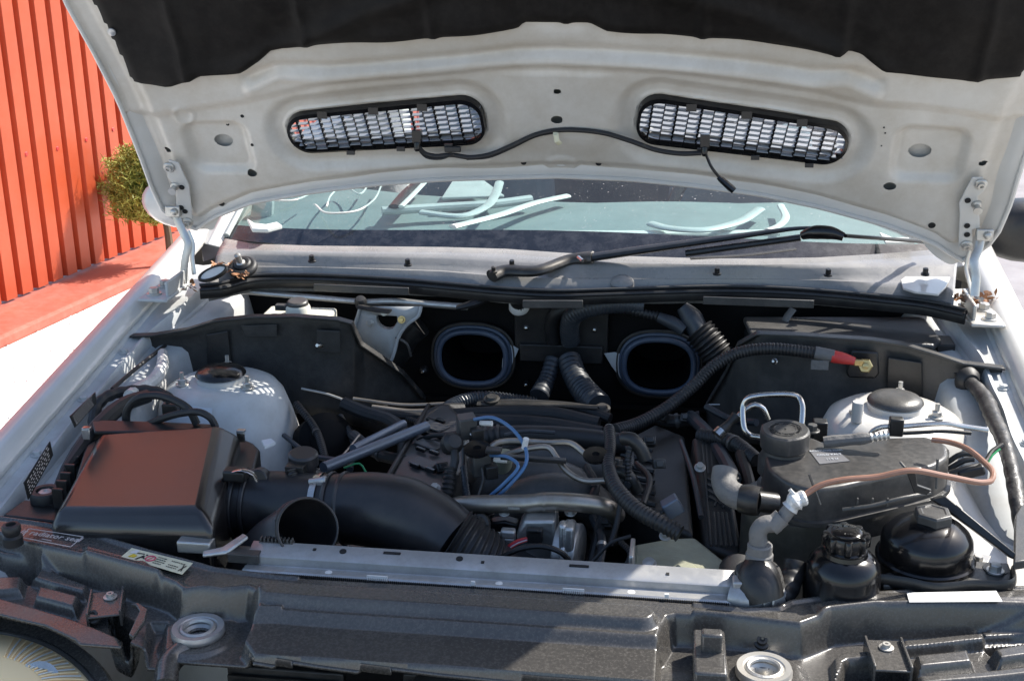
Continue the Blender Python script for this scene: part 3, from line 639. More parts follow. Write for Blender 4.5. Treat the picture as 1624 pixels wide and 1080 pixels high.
def hood_sheet(U, V, off, name, m, parent, cuts, hf=True, label=None):
    U = U.copy(); V = V.copy(); keep = np.ones((U.shape[0]-1, U.shape[1]-1), bool)
    for fn in cuts:
        sd = fn(U, V); e = 1e-4; gu = (fn(U+e, V)-fn(U-e, V))/(2*e); gv = (fn(U, V+e)-fn(U, V-e))/(2*e); m_ = np.abs(sd) < .0026
        U = np.where(m_, U-gu*sd, U); V = np.where(m_, V-gv*sd, V)
        Uc = (U[:-1, :-1]+U[1:, 1:]+U[1:, :-1]+U[:-1, 1:])/4; Vc = (V[:-1, :-1]+V[1:, 1:]+V[1:, :-1]+V[:-1, 1:])/4; keep &= fn(Uc, Vc) > 0
    dm = .022*(1-np.minimum(1, np.abs(U)/.78)**2); hh = height(U, V) if hf else 0
    O = dm-(hh+off) ; Pt = np.array([0, HY, HZ])+V[..., None]*HV+O[..., None]*HN; Pt[..., 0] += U
    ny, nx = U.shape; idx = np.arange(ny*nx).reshape(ny, nx); F = np.stack([idx[:-1, :-1], idx[:-1, 1:], idx[1:, 1:], idx[1:, :-1]], -1)[keep]
    return np_mesh(name, Pt.reshape(-1, 3), F, m, parent, 60, label=label)
def mk(cx, cy, a, e): return lambda U, V: (np.hypot((U-cx)/a, (V-cy)/e)-1)*min(a, e)
cuts = [lambda U, V: sdslot(U, V, 0, .001), lambda U, V: sdslot(U, V, 1, .001)]+[mk(*c) for c in HC]
HOOD = hood_sheet(UU, VV, 0, 'hood', M_PAINT_IN, car, cuts, label='raised hood seen from below, silver-white with two slotted vents')
# outer skin: own sheet 20 mm behind, cut only at the vents
sU = UU[::4, ::4]; sV = VV[::4, ::4]
def outer():
    U, V = UU[::3, ::3].copy(), VV[::3, ::3].copy(); W_ = np.interp(V, [p[0] for p in side], [p[1] for p in side])
    keep = np.ones((U.shape[0]-1, U.shape[1]-1), bool)
    for k in (0, 1):
        fn = lambda a, b: sdslot(a, b, k, .001); sd = fn(U, V); e = 1e-4; gu = (fn(U+e, V)-fn(U-e, V))/(2*e); gv = (fn(U, V+e)-fn(U, V-e))/(2*e); m_ = np.abs(sd) < .008
        U = np.where(m_, U-gu*sd, U); V = np.where(m_, V-gv*sd, V)
        Uc = (U[:-1, :-1]+U[1:, 1:]+U[1:, :-1]+U[:-1, 1:])/4; Vc = (V[:-1, :-1]+V[1:, 1:]+V[1:, :-1]+V[:-1, 1:])/4; keep &= fn(Uc, Vc) > 0
    vr_ = np.interp(np.clip(U, -.735, .735), [p[0] for p in rear], [p[1] for p in rear])
    e = np.minimum(np.minimum(V-vr_, W_-np.abs(U)), 1.14-V); O = .022*(1-np.minimum(1, np.abs(U)/.78)**2)+.004+.020*sstep(0, .05, e)
    Pt = np.array([0, HY, HZ])+V[..., None]*HV+O[..., None]*HN; Pt[..., 0] += U
    ny, nx = U.shape; idx = np.arange(ny*nx).reshape(ny, nx); F = np.stack([idx[:-1, :-1], idx[1:, :-1], idx[1:, 1:], idx[:-1, 1:]], -1)[keep]
    np_mesh('outer_skin', Pt.reshape(-1, 3), F, M_PAINT, HOOD, 60)
outer()
# hem running round the edge
hem = []
vs_ = np.linspace(1.12, .02, 40)
def Wf(v): return float(np.interp(v, [p[0] for p in side], [p[1] for p in side]))
vr0 = lambda u: float(np.interp(u, [p[0] for p in rear], [p[1] for p in rear]))
pathL = [(-Wf(v)*.999, v) for v in vs_ if v > vr0(-.70)+.03]; pathB = [(u, vr0(u)) for u in np.linspace(-.69, .695, 60)]; pathR = [(Wf(v)*.999, v) for v in vs_[::-1] if v > vr0(.70)+.03]
b = MB(); b.tube([Hd(u, v, -.002) for u, v in pathL+pathB+pathR], .0042, 8, step=.02); b.build('hem_flange', M_PAINT, HOOD)
# insulation pad
def padmesh():
    nx, ny = 260, 110; u = np.linspace(-.76, .80, nx); ub = np.array([p[0] for p in pad]); vb = np.array([p[1] for p in pad])
    core = [(a, b) for a, b in pad[3:31]]
    lo = np.interp(u, [c[0] for c in core], [c[1] for c in core])
    lf = H(158, 0, .012); rt = .76
    U_ = np.tile(u, (ny, 1)); t = np.linspace(0, 1, ny)[:, None]; V_ = lo[None, :]+t*(1.06-lo[None, :])
    Wl = np.interp(V_, [p[0] for p in side], [p[1] for p in side])-.052; U_ = np.clip(U_, -Wl, Wl)
    e = np.minimum(V_-lo[None, :], Wl-np.abs(U_)); O = -(.010+.008*sstep(0, .02, e)+.004*np.sin(U_*17+2*np.sin(V_*9))+.003*np.sin(U_*41+V_*23)*np.sin(V_*37-U_*11)+.006*np.exp(-((np.mod(U_+.08, .21)-.1)/.008)**2)+.004*np.sin(V_*35+U_*6)*.6+.012*np.exp(-((V_-(.42+.12*np.cos(U_*4)))/.02)**2))
    O += np.where(e < .003, .012, 0)
    O = O+.022*(1-np.minimum(1, np.abs(U_)/.78)**2)-.008
    Pt = np.array([0, HY, HZ])+V_[..., None]*HV+O[..., None]*HN; Pt[..., 0] += U_
    idx = np.arange(ny*nx).reshape(ny, nx); F = np.stack([idx[:-1, :-1], idx[:-1, 1:], idx[1:, 1:], idx[1:, :-1]], -1).reshape(-1, 4)
    return np_mesh('insulation_pad', Pt.reshape(-1, 3), F, M_PAD, HOOD, 60)
padmesh()
q = H(178, 50, .02); b = MB(); b.lathe(Hd(*q, .022), Vector(-HN), [(.007, 0), (.0068, .002), (.003, .004), (.001, .004)], 16); b.build('pad_clip', M_ALUR, HOOD)
# small pierced holes: dark discs stand in for the shade inside them
for px, py, r in ((830, 260, .0050), (949, 262, .0050), (384, 185, .0032), (358, 204, .0030), (400, 230, .0028), (350, 326, .0058), (1478, 358, .0062), (1402, 203, .0014), (1404, 212, .0014), (1398, 232, .0012)):
    u, v = H(px, py); hh = float(height(np.array([[u]]), np.array([[v]]))[0, 0]); b = MB(); b.lathe(Hd(u, v, hh-.0005), Vector(-HN), [(r, 0), (r, .0012), (r*.7, .0008), (.0005, .0006)], 14); b.build('plug', M_HOLE, HOOD)
# hinge leaves bolted to the hood
def hinge(s):
    P_ = [(272, 245), (288, 250), (296, 268), (304, 285), (308, 320), (310, 348), (302, 356), (290, 346), (291, 330), (284, 318), (284, 290), (270, 272)] if s < 0 else [(1540, 272), (1556, 272), (1562, 281), (1560, 292), (1548, 302), (1551, 330), (1552, 352), (1540, 354), (1540, 388), (1524, 390), (1518, 382), (1520, 330), (1519, 312), (1530, 290)]
    lf = MB(); lf.prism([Hd(*H(*p, -.004), .010) for p in P_], Vector(-HN)*.003); L_ = lf.build('hinge_leaf', M_PAINT, HOOD, smooth=0, bevel=.0012)
    for (px, py) in (((272, 258), (301, 345)) if s < 0 else ((1554, 284), (1531, 381))):
        c = Hd(*H(px, py), .016); b = MB(); b.lathe(c, Vector(-HN), [(.0105, -.004), (.0105, 0), (.009, .0015), (.006, .002), (.006, .006), (.003, .006), (.0028, .003), (.001, .003)], 24); b.build('hinge_bolt', M_ZINC, L_)
    for (px, py) in (((292, 290), (291, 322), (297, 328)) if s < 0 else ((1533, 310), (1532, 350), (1532, 364))):
        c = Hd(*H(px, py), .0145); b = MB(); b.lathe(c, Vector(-HN), [(.005, -.001), (.005, .0004), (.0008, .0002)], 14); b.build('slot_hole', M_HOLE, L_)
    q = H(*((281, 288) if s < 0 else (1547, 317))); b = MB(); b.lathe(Hd(*q, .012), Vector(-HN), [(.009, 0), (.008, .004), (.005, .006), (.005, .014), (.0075, .016), (.0075, .019)], 14); b.build('adjuster', M_ZINC, L_)
    # swinging arms down to the body
    arms = [[(278, 330), (280, 345), (292, 372), (298, 385), (293, 415), (290, 460)], [(298, 368), (306, 388), (305, 410), (308, 435)]] if s < 0 else [[(1541, 392), (1536, 405), (1532, 425), (1535, 440), (1540, 462), (1543, 500)], [(1556, 372), (1552, 395), (1545, 412), (1548, 440), (1546, 470)]]
    for k, a in enumerate(arms):
        y0, y1 = (.985, .955) if s < 0 else (1.0, .96)
        pts = [Y(px, py, y0+(y1-y0)*i/(len(a)-1)-k*.008) for i, (px, py) in enumerate(a)]
        b = MB(); b.tube(pts, .006, 8, sq=(.45, 1.25)); b.build('hinge_arm', M_ZINC, car)
    b = MB(); c = Y(*((275, 335) if s < 0 else (1561, 372)), .97); b.box(c, (.028, .012, .020)); b.lathe(c+Vector((.004, -.006, 0)), (0, -1, 0), [(.007, 0), (.007, .004), (.004, .008)], 12); b.build('hinge_bracket', M_ZINC, L_, bevel=.002)
    # hinge base on the body
    c = Z(*((262, 462) if s < 0 else (1556, 500)), .12); b = MB(); b.box(c, (.055, .12, .006)); b.box(c+Vector((-s*.02, .01, .014)), (.006, .10, .03)); hb = b.build('hinge_base', M_RAIL if s < 0 else M_ZINC, car, bevel=.002)
    for d in (-.030, .02): hexbolt(c+Vector((s*.008, d, .003)), (0, 0, 1), .009, .012, M_ZINC, hb)
    # gas strut rubber cover / cable
hinge(-1); hinge(1)

# ---- the two vents with their louvres
def vent(k):
    c, hx, hy, an = SLOT[k]; s_ = 1 if k == 0 else -1; org = Hd(c[0], c[1], 0)
    def L2(x, y, off=0):
        u = c[0]+x*math.cos(an)-y*math.sin(an); v = c[1]+x*math.sin(an)+y*math.cos(an); return Hd(u, v, off)
    def half(x):
        hyv = hy+.004*max(-1, min(1, x*s_/hx)); r = .036; a = abs(x)-(hx-r)
        return hyv if a <= 0 else hyv-r+math.sqrt(max(0, r*r-a*a))
    n = 72; outl = []
    for i in range(n):
        t = 2*math.pi*i/n; x = hx*math.cos(t)*1.0; sg = 1 if math.sin(t) >= 0 else -1
        x = hx*(abs(math.cos(t))**.35)*(1 if math.cos(t) > 0 else -1); outl.append((x, half(x)*sg))
    b = MB(); rings = []
    for (x, y) in outl+[outl[0]]:
        sc = 1-.0065/max(.02, math.hypot(x, y)); yi = y*(1-.0065/hy) if y > 0 else y*(1-.002/hy); xi = x*(1-.004/hx)
        rings.append([L2(x*1.02, y*1.09, -.030), L2(x*1.012, y*1.05, -.004), L2(x*1.006, y*1.02, .001), L2(xi, yi, .0015), L2(xi, yi, -.011)])
    b.loft(rings, caps=False); fr = b.build('hood_vent', M_GLOSS, car, smooth=40, label=('left' if k == 0 else 'right')+' slotted black hood vent', recalc=True)
    nb = 17; xs = [-hx+2*hx*(i+.5)/nb for i in range(nb)]
    for i in range(nb+1):                           # vertical bars, alternately stout and thin
        x = -hx+2*hx*i/nb
        if abs(x) > hx*.985: continue
        h_ = half(x)-.003; b = MB(); wd = .0038 if i % 2 else .0015; dp = .007 if i % 2 else .003
        v = [L2(x+a, e, o) for o in (-.004, -.004-dp) for (a, e) in ((-wd/2, -h_), (wd/2, -h_), (wd/2, h_), (-wd/2, h_))]
        b.add(v, [(0, 1, 2, 3), (7, 6, 5, 4), (0, 4, 5, 1), (1, 5, 6, 2), (2, 6, 7, 3), (3, 7, 4, 0)]); b.build('vent_bar', M_GLOSS, fr, smooth=0)
    rows = 8; lm = None
    for i in range(nb):
        x0 = -hx+2*hx*i/nb; x1 = x0+2*hx/nb; xm = (x0+x1)/2
        for r_ in range(rows):
            y = -hy+.009+(2*hy-.014)*(r_)/(rows-1)
            y += .0022 if i % 2 else -.0012
            if abs(y)+.001 > half(xm)-.002: continue
            if lm is None:
                b = MB(); X2 = Vector((math.cos(an), math.sin(an)*HV[1], math.sin(an)*HV[2])); Zv = Vector(-HN); o = L2(xm, y, -.006)
                d1 = Vector((0, 1, .45)).normalized()*.0074; th = Vector(HV)*.0006; wx = X2*((x1-x0)/2-.0008)
                vs = [o+a*wx+e*th+g*d1*.5 for g in (-1, 1) for (a, e) in ((-1, -1), (1, -1), (1, 1), (-1, 1))]
                b.add(vs, [(0, 1, 2, 3), (7, 6, 5, 4), (0, 4, 5, 1), (1, 5, 6, 2), (2, 6, 7, 3), (3, 7, 4, 0)]); lm = b.build('louver', M_LOUVER, fr, smooth=0, recalc=True); base = Vector(ORG[lm.name])-o; lo = lm
            else:
                lo = lm.copy(); COL.objects.link(lo); lo.location = L2(xm, y, -.006)+base-ORG[fr.name]
    # sloping lower plate and top lugs
    b = MB(); b.loft([[L2(x, -half(x)*.93, -.020), L2(x, -half(x)*.93+.020, -.010)] for x in [-hx*.93+hx*1.86*i/30 for i in range(31)]], closed=False, caps=False); b.build('lower_plate', M_ALUR, fr, solid=.001, recalc=False)
    for x in (-.10, -.01, .075) if k == 0 else (-.09, 0, .09):
        b = MB(); q = L2(x, hy*.93, .004); b.box(q, (.017, .004, .012)); b.build('lug', M_GLOSS, fr, smooth=0)
        b = MB(); q = L2(x+.03, -hy*1.0, .004); b.box(q, (.014, .006, .007)); b.build('clip', M_BLACK, fr, smooth=0)
    return fr
VENTS = [vent(0), vent(1)]
# washer jet hose clipped across the hood, with its jets and a dangling plug
def hp(pts, off): return [Hd(*H(px, py, off), off) for px, py in pts]
hose = thing('washer_hose', 'black washer hose and wire clipped across the underside of the raised hood between both vents', 'hose', Hd(*H(885, 210), .02))
b = MB(); b.tube(hp([(664, 234), (672, 243), (690, 248), (715, 246), (745, 250), (775, 246), (810, 232), (850, 214), (885, 207), (920, 207), (960, 212), (1000, 224), (1040, 238), (1080, 244), (1112, 243)], .012), .0042, 10); b.build('tube', M_RUBBER, hose)
b = MB(); b.tube(hp([(664, 238), (676, 250), (700, 252), (720, 244)], .016), .002, 8); b.tube(hp([(740, 253), (775, 250), (812, 235), (850, 217), (885, 210)], .014), .0018, 8); b.build('wire', M_BLACK, hose)
b = MB(); q = Hd(*H(884, 209), .015); b.tube([q+Vector((-.002, 0, .011)), q+Vector((0, -.009, .004)), q+Vector((.002, -.009, -.006)), q+Vector((.006, 0, -.012))], .0045, 8, sq=(1, .3)); b.build('clip', M_STICKER, hose)
for (px, py) in ((662, 215), (1118, 222)):
    q = Hd(*H(px, py, .01), .012); b = MB(); b.box(q, (.016, .014, .022)); b.lathe(q+Vector((0, -.003, -.010)), (0, -.2, -1), [(.006, 0), (.0055, .012), (.003, .016)], 10); b.build('washer_jet', M_GLOSS, hose, bevel=.002)
b = MB(); b.box(Hd(*H(718, 237, .01), .01), (.028, .008, .010)); b.build('connector', M_BLACK, hose, bevel=.0015)
dp = [Hd(*H(1118, 240, .012), .014), Y(1130, 268, .86), Y(1141, 282, .865)]
plug = thing('dangling_plug', 'small black connector dangling on a wire from the right hood vent', 'connector', Y(1150, 290, .865))
b = MB(); b.tube(dp, .0026, 8); b.build('wire', M_BLACK, plug)
b = MB(); a_, e_ = Y(1139, 281, .865), Y(1164, 303, .862); b.tube([a_, a_.lerp(e_, .2), a_.lerp(e_, .75), e_], [.004, .0065, .0065, .0055], 8, raw=True); b.build('connector_body', M_GLOSS, plug, smooth=20)

# ================================================================== FRONT OF THE CAR
def zz(pts, z): return [tuple(Z(px, py, z))[:2] for px, py in pts]
lipL = [(-260, 805), (-120, 828), (0, 857), (60, 866), (120, 879), (183, 896), (246, 913), (276, 926), (289, 936), (333, 938), (392, 933), (403, 938), (407, 950), (409, 966)]
beamF = [(440, 966), (500, 971), (700, 984), (860, 995), (1017, 1005), (1040, 1006)]
lipR = [(1052, 985), (1057, 975), (1071, 972), (1121, 974), (1180, 980), (1227, 986), (1269, 991), (1318, 973), (1389, 965), (1500, 962), (1624, 961), (1760, 961)]
rearE = [(1900, 915), (1760, 922), (1624, 929), (1520, 931), (1431, 935), (1318, 943), (1251, 952), (1232, 962), (1180, 964), (1100, 956), (800, 934), (500, 917), (440, 912), (345, 900), (320, 893), (240, 872), (160, 848), (80, 829), (0, 818), (-200, 790)]
POLY_A = zz(lipL+beamF+lipR+rearE, 0)
POLY_B = zz([(409, 966), (440, 966), (500, 971), (700, 984), (860, 995), (1017, 1005), (1045, 1006), (1042, 1074), (1013, 1071), (860, 1060), (700, 1049), (500, 1036), (400, 1030), (385, 1012), (404, 975)], -.012)
POLY_LIP = zz(lipL+beamF+lipR, 0)
LOCKL, LOCKR = Z(315, 1006, -.035), Z(1211, 1070, -.035)
RELIEF = [([(-80, 862), (0, 880), (67, 906), (57, 924), (0, 912), (-80, 890)], -.022, .004), ([(60, 904), (142, 938), (135, 950), (52, 926)], .013, .003), ([(64, 941), (128, 958), (120, 978), (56, 962)], .016, .0035), ([(-60, 925), (37, 923), (34, 944), (-60, 950)], .012, .0035),
    ([(176, 966), (214, 986), (202, 1014), (178, 1002)], -.05, .004), ([(-100, 962), (0, 956), (110, 988), (190, 1020), (235, 1090), (170, 1090), (120, 1035), (70, 1008), (0, 992), (-100, 990)], .014, .006), ([(140, 905), (240, 932), (262, 950), (258, 962), (200, 945), (140, 925)], .006, .004),
    ([(240, 985), (262, 985), (255, 1060), (225, 1060)], -.012, .004),
    ([(1430, 1028), (1559, 1017), (1560, 1028), (1432, 1041)], .015, .0025), ([(1448, 1054), (1534, 1043), (1542, 1064), (1456, 1075)], .017, .004), ([(1572, 1044), (1640, 1030), (1640, 1054), (1584, 1061)], .017, .004), ([(1562, 1026), (1640, 1018), (1640, 1030), (1575, 1037)], -.03, .003), ([(1552, 1010), (1640, 1003), (1640, 1012), (1562, 1018)], .010, .0025),
    ([(1320, 1052), (1334, 1043), (1400, 1040), (1402, 1052), (1345, 1056), (1335, 1075), (1322, 1090)], .012, .004), ([(1340, 1060), (1445, 1052), (1450, 1078), (1335, 1090)], -.03, .004), ([(1455, 1078), (1640, 1062), (1640, 1076), (1460, 1092)], .010, .004), ([(1290, 1000), (1380, 985), (1640, 978), (1640, 996), (1400, 1004), (1300, 1020)], .006, .006)]
CUTS = [[(-200, 985), (0, 992), (70, 1008), (120, 1033), (165, 1078), (190, 1200), (-200, 1200)], [(196, 1018), (232, 1030), (240, 1200), (200, 1200)]]
def slam():
    nx, ny = 900, 400; x = np.linspace(-.80, .80, nx); y = np.linspace(-.26, .36, ny); Xg, Yg = np.meshgrid(x, y)
    sa = polysd(Xg, Yg, POLY_A); sb_ = polysd(Xg, Yg, POLY_B)
    z = -.038+0*Xg+.001*np.sin(Xg*37)*np.sin(Yg*51)
    z = z+(-.010-z)*sstep(.004, -.003, sb_) + (-.018*sstep(.09, -.09, Yg))*(sb_ < 0)
    top = -.002*np.abs(Xg)
    z = z+(top-z)*sstep(.012, -.002, sa)
    z += .0035*np.exp(-((sa+.004)/.004)**2)*(np.abs(Xg) > .24)     # rolled lip
    # beam: raised rounded ridge and the two shadow grooves
    bx = [Z(px, py, .0) for px, py in ((432, 944), (500, 950), (700, 963), (860, 974), (1015, 984))]
    d = polydist(Xg, Yg, [(p.x, p.y) for p in bx]); z += .013*sstep(.024, .013, d)
    bx2 = [Z(px, py, .0) for px, py in ((440, 925), (700, 944), (1020, 966))]; d = polydist(Xg, Yg, [(p.x, p.y) for p in bx2]); z -= .006*np.exp(-(d/.003)**2)
    for c in (LOCKL, LOCKR): r = np.hypot(Xg-c.x, Yg-c.y); z += .004*sstep(.052, .042, r)
    keep = (sa < .004) | (sb_ < .002) | ((Yg > -.2) & (sb_ > 0) & (((Xg < Z(400, 1000, 0).x) & (Yg > Z(300, 1052, -.04).y)) | (Xg > Z(1042, 1000, 0).x)))
    lipy = np.interp(Xg, [p[0] for p in sorted(POLY_LIP)], [p[1] for p in sorted(POLY_LIP)]); keep &= (sa < .004) | (Yg < lipy+.004)
    for poly, hgt, wd_ in RELIEF:
        sd = polysd(Xg, Yg, zz(poly, -.035)); z += hgt*sstep(wd_, -wd_, sd)
    for poly in CUTS: keep &= polysd(Xg, Yg, zz(poly, -.04)) > 0
    for c, r0 in ((LOCKL, .010), (LOCKR, .013)): keep &= np.hypot(Xg-c.x, Yg-c.y) > r0
    V = np.stack([Xg, Yg, z], -1).reshape(-1, 3); idx = np.arange(ny*nx).reshape(ny, nx); kc = keep[:-1, :-1] & keep[1:, 1:] & keep[1:, :-1] & keep[:-1, 1:]
    F = np.stack([idx[:-1, :-1], idx[:-1, 1:], idx[1:, 1:], idx[1:, :-1]], -1)[kc]
    o = np_mesh('front_panel', V, F, M_FRONT, car, 50, label='dusty black front panel carrying both hood lock cups'); md = o.modifiers.new('solid', 'SOLIDIFY'); md.thickness = .004; md.offset = -1; return o
M_FRONT = mat('dusty_painted_plastic', (.038, .036, .034), .23, 0, col2=(.060, .056, .051), scale=3.5, detail=2, dust=.26, dcol=(.24, .22, .19), dscale=260, bump=.03, bscale=500, rvar=.06, spec=.8)
FP = slam()
for k, (c, lab) in enumerate(((LOCKL, 'left'), (LOCKR, 'right'))):
    b = MB(); b.lathe(c+Vector((0, 0, .006)), (0, 0, 1), [(.011, -.030), (.011, -.012), (.016, -.003), (.024, .004), (.030, .0045), (.031, .001), (.031, -.004)], 40, cap=False); lk = b.build('lock_cup', M_ALUR if k == 0 else M_ZINC, car, label=lab+' hood lock cup in the front panel', solid=.0015, recalc=False)
    b = MB(); b.ring(c+Vector((0, 0, .008)), (0, 0, 1), .0185, .0035, 32, 8); b.build('cup_ring', M_ALU, lk)
    b = MB(); b.lathe(c+Vector((0, 0, -.030)), (0, 0, 1), [(.016, 0), (.015, .004)], 20); b.build('cup_well', M_HOLE, lk)
    b = MB(); b.tube([c+Vector((-.008, .004, -.012)), c+Vector((.010, -.003, -.012))], .0014, 6); b.build('lock_spring', M_ZINC, lk)
# serrated clips under the cover edge
b = MB(); e0, e1 = Z(500, 1036, -.030), Z(1013, 1071, -.030)
n = 14
for i in range(n):
    p = e0.lerp(e1, (i+.4)/n); d = (e1-e0).normalized(); b.prism([p-d*.013, p-d*.009+Vector((0, -.005, -.004)), p+d*.009+Vector((0, -.005, -.004)), p+d*.013], (0, 0, -.003))
b.build('cover_teeth', M_RAIL, FP, smooth=0)
# below the cover: grille tops and cross beam
b = MB(); b.box((0, -.14, -.24), (1.5, .36, .02)); b.build('dark_gap_filler', M_VOID, car)  # added dark slab, closes the gap and stands in for shade there
b = MB(); b.box((.02, -.16, -.135), (.80, .14, .03)); b.build('lower_crossbeam', M_DUSTY, car, bevel=.006)
for px0, px1, py in ((362, 548, 1064), (640, 850, 1078)):
    a_, e_ = Z(px0, py, -.075), Z(px1, py+10, -.075); n_ = 7; g = MB(); g.box((a_+e_)/2, ((e_-a_).length, .012, .02)); gr = g.build('grille_top', M_DUSTY, car, bevel=.002)
    for i in range(3): g = MB(); g.box((a_+e_)/2+Vector((0, -.012-.012*i, -.004-.006*i)), ((e_-a_).length*.96, .003, .012)); g.build('grille_slat', M_DARKMETAL, gr, smooth=0)
b = MB(); b.lathe(Z(716, 1110, -.06), (0, -.25, 1), [(.072, -.01), (.072, 0), (.066, .006), (.03, .009), (.001, .010)], 48, sx=1.2, sy=.7); b.build('badge_bulge', M_DUSTY, car)
# clutter on the outer bays: brackets, ribs, buffers
def bx_(c, size, m, par, name, rot=0, bevel=.0025, top=1, tilt=0):
    ax = (Vector((math.cos(rot), math.sin(rot), 0)), Vector((-math.sin(rot), math.cos(rot), 0)), Vector((0, 0, 1)))
    if tilt: q = Matrix.Rotation(tilt, 3, ax[0]); ax = (ax[0], q @ ax[1], q @ ax[2])
    b = MB(); b.box(c, size, ax, top); return b.build(name, m, par, bevel=bevel, bseg=2)
def bracket(px, py, rot, w_, d_, lab=None):
    c = Z(px, py, -.022); o = bx_(c, (w_, d_, .003), M_FRONT, car, 'headlight_bracket', rot, .001)
    for s in (-1, 1): bx_(c+Vector((math.cos(rot), math.sin(rot), 0))*s*w_/2+Vector((0, 0, -.004)), (.003, d_, .022), M_FRONT, o, 'bracket_wall', rot, .0008)
    b = MB(); b.lathe(c+Vector((0, d_*.22, .002)), (0, 0, 1), [(.0085, 0), (.0085, .0015), (.005, .002), (.0045, .006), (.002, .006), (.0018, .003), (.0005, .003)], 20); b.build('bracket_screw', M_ZINC, o); return o
bracket(168, 958, .35, .038, .060); bracket(1408, 1040, .05, .040, .062)
bx_(Z(1125, 1050, -.02), (.036, .09, .03), M_FRONT, car, 'rib_box', .02, .003); bx_(Z(1128, 1032, -.008), (.024, .016, .05), M_FRONT, car, 'rib_post', .02, .003)
b = MB(); b.tube([Z(262, 1090, -.05), Z(270, 1050, -.045), Z(300, 1025, -.04)], .014, 12); b.build('moulded_pipe', M_FRONT, car)
for px, py in ((329, 958), (1208, 1020), (150, 980)):
    c = Z(px, py, -.028); b = MB(); b.lathe(c, (0, -.5, 1), [(.009, 0), (.009, .003), (.006, .004), (.006, .009), (.003, .009), (.0028, .005), (.0005, .005)], 18); b.build('panel_screw', M_DARKMETAL, car)
b = MB(); b.prism([Z(*p, -.02) for p in ((205, 1012), (222, 975), (216, 965), (208, 964), (220, 962), (235, 972), (230, 990), (212, 1016))], (0, 0, .006)); b.build('edge_rib', M_FRONT, car, bevel=.001)
# stickers on the front panel
def tri(p, q, r, z=.0045): return [Z(px, py, z) for px, py in (p, q, r)]
A_, B_, D_ = tri((209, 869), (306, 893), (192, 883)); E_ = Z(289, 911, .0045)
def quad(mb, pts, up=.0006): return mb.prism(pts, (0, 0, up))
b = MB(); quad(b, [A_, B_, E_, D_]); stk = b.build('fan_warning_sticker', M_STICKER, FP, smooth=0, bevel=.0002)
xd = (B_-A_).normalized(); yd = (A_-D_).normalized(); W_s = (B_-A_).length; H_s = (A_-D_).length
def sp(u, v, z=.0012): return D_+(E_-D_)*u+(A_-D_)*v+Vector((0, 0, z))
def mark(poly, m, name='printed_mark', z=.0012):
    b = MB(); b.prism([sp(u, v, z) for u, v in poly], (0, 0, .0002)); b.build(name, m, stk, smooth=0)
mark([(.05, .55), (.10, .92), (.16, .9), (.15, .6), (.10, .5)], M_PAPER); mark([(.09, .15), (.12, .5), (.19, .45), (.18, .2)], M_INKY)
mark([(.155, .62), (.165, .7), (.26, .78), (.27, .72)], M_INK); mark([(.21, .1), (.235, .1), (.30, .60), (.27, .62)], M_INK); mark([(.27, .45), (.29, .55), (.33, .35), (.31, .32)], M_INK); mark([(.29, .72), (.31, .78), (.335, .7), (.31, .64)], M_INK)
cc = sp(.40, .52); b = MB(); b.ring(cc, (0, 0, 1), .0062, .0009, 24, 4); b.build('prohibition_ring', M_INKR, stk)
mark([(.375, .35), (.385, .32), (.425, .68), (.415, .72)], M_INKR)
for i in range(4):
    for (u0, u1) in ((.48, .66), (.70, .90)):
        if random.random() < .12: continue
        u1_ = u0+(u1-u0)*random.uniform(.5, 1); v = .80-.19*i; u = u0
        while u < u1_: l_ = random.uniform(.012, .035); mark([(u, v), (u, v+.055), (u+l_, v+.055), (u+l_, v)], M_INK, 'printed_text'); u += l_+.009
mark([(.90, .15), (.915, .15), (.955, .75), (.94, .75)], M_INK); mark([(.90, .75), (.91, .8), (.955, .2), (.945, .15)], M_INK)
A_, B_, D_ = tri((46, 838), (132, 851), (34, 852)); E_ = Z(112, 867, .0045); b = MB()
for a_, e_ in ((A_, B_), (B_, E_), (E_, D_), (D_, A_)):
    d = (e_-a_).normalized(); nrm = Vector((-d.y, d.x, 0))*.0007; b.prism([a_-nrm, e_-nrm, e_+nrm, a_+nrm], (0, 0, .0004))
xd, yd = (B_-A_), (A_-D_); o_ = D_.lerp(A_, .62).lerp(E_.lerp(B_, .62), .42)+Vector((0, 0, .0004))
text(b, "Air radiator seal", .0155, o_, xd, yd); b.prism([D_.lerp(E_, .38)+yd*.2, D_.lerp(E_, .58)+yd*.2, D_.lerp(E_, .58)+yd*.26, D_.lerp(E_, .38)+yd*.26], (0, 0, .0003)); b.build('red_zone_print', M_INKW, FP, smooth=0)
A_, B_, D_ = Z(1438, 940, .008), Z(1580, 937, .008), Z(1442, 955, .008); E_ = Z(1590, 954, .008); b = MB(); quad(b, [A_, B_, E_, D_]); b.build('blank_sticker', M_PAPER, FP, smooth=0, bevel=.0002)

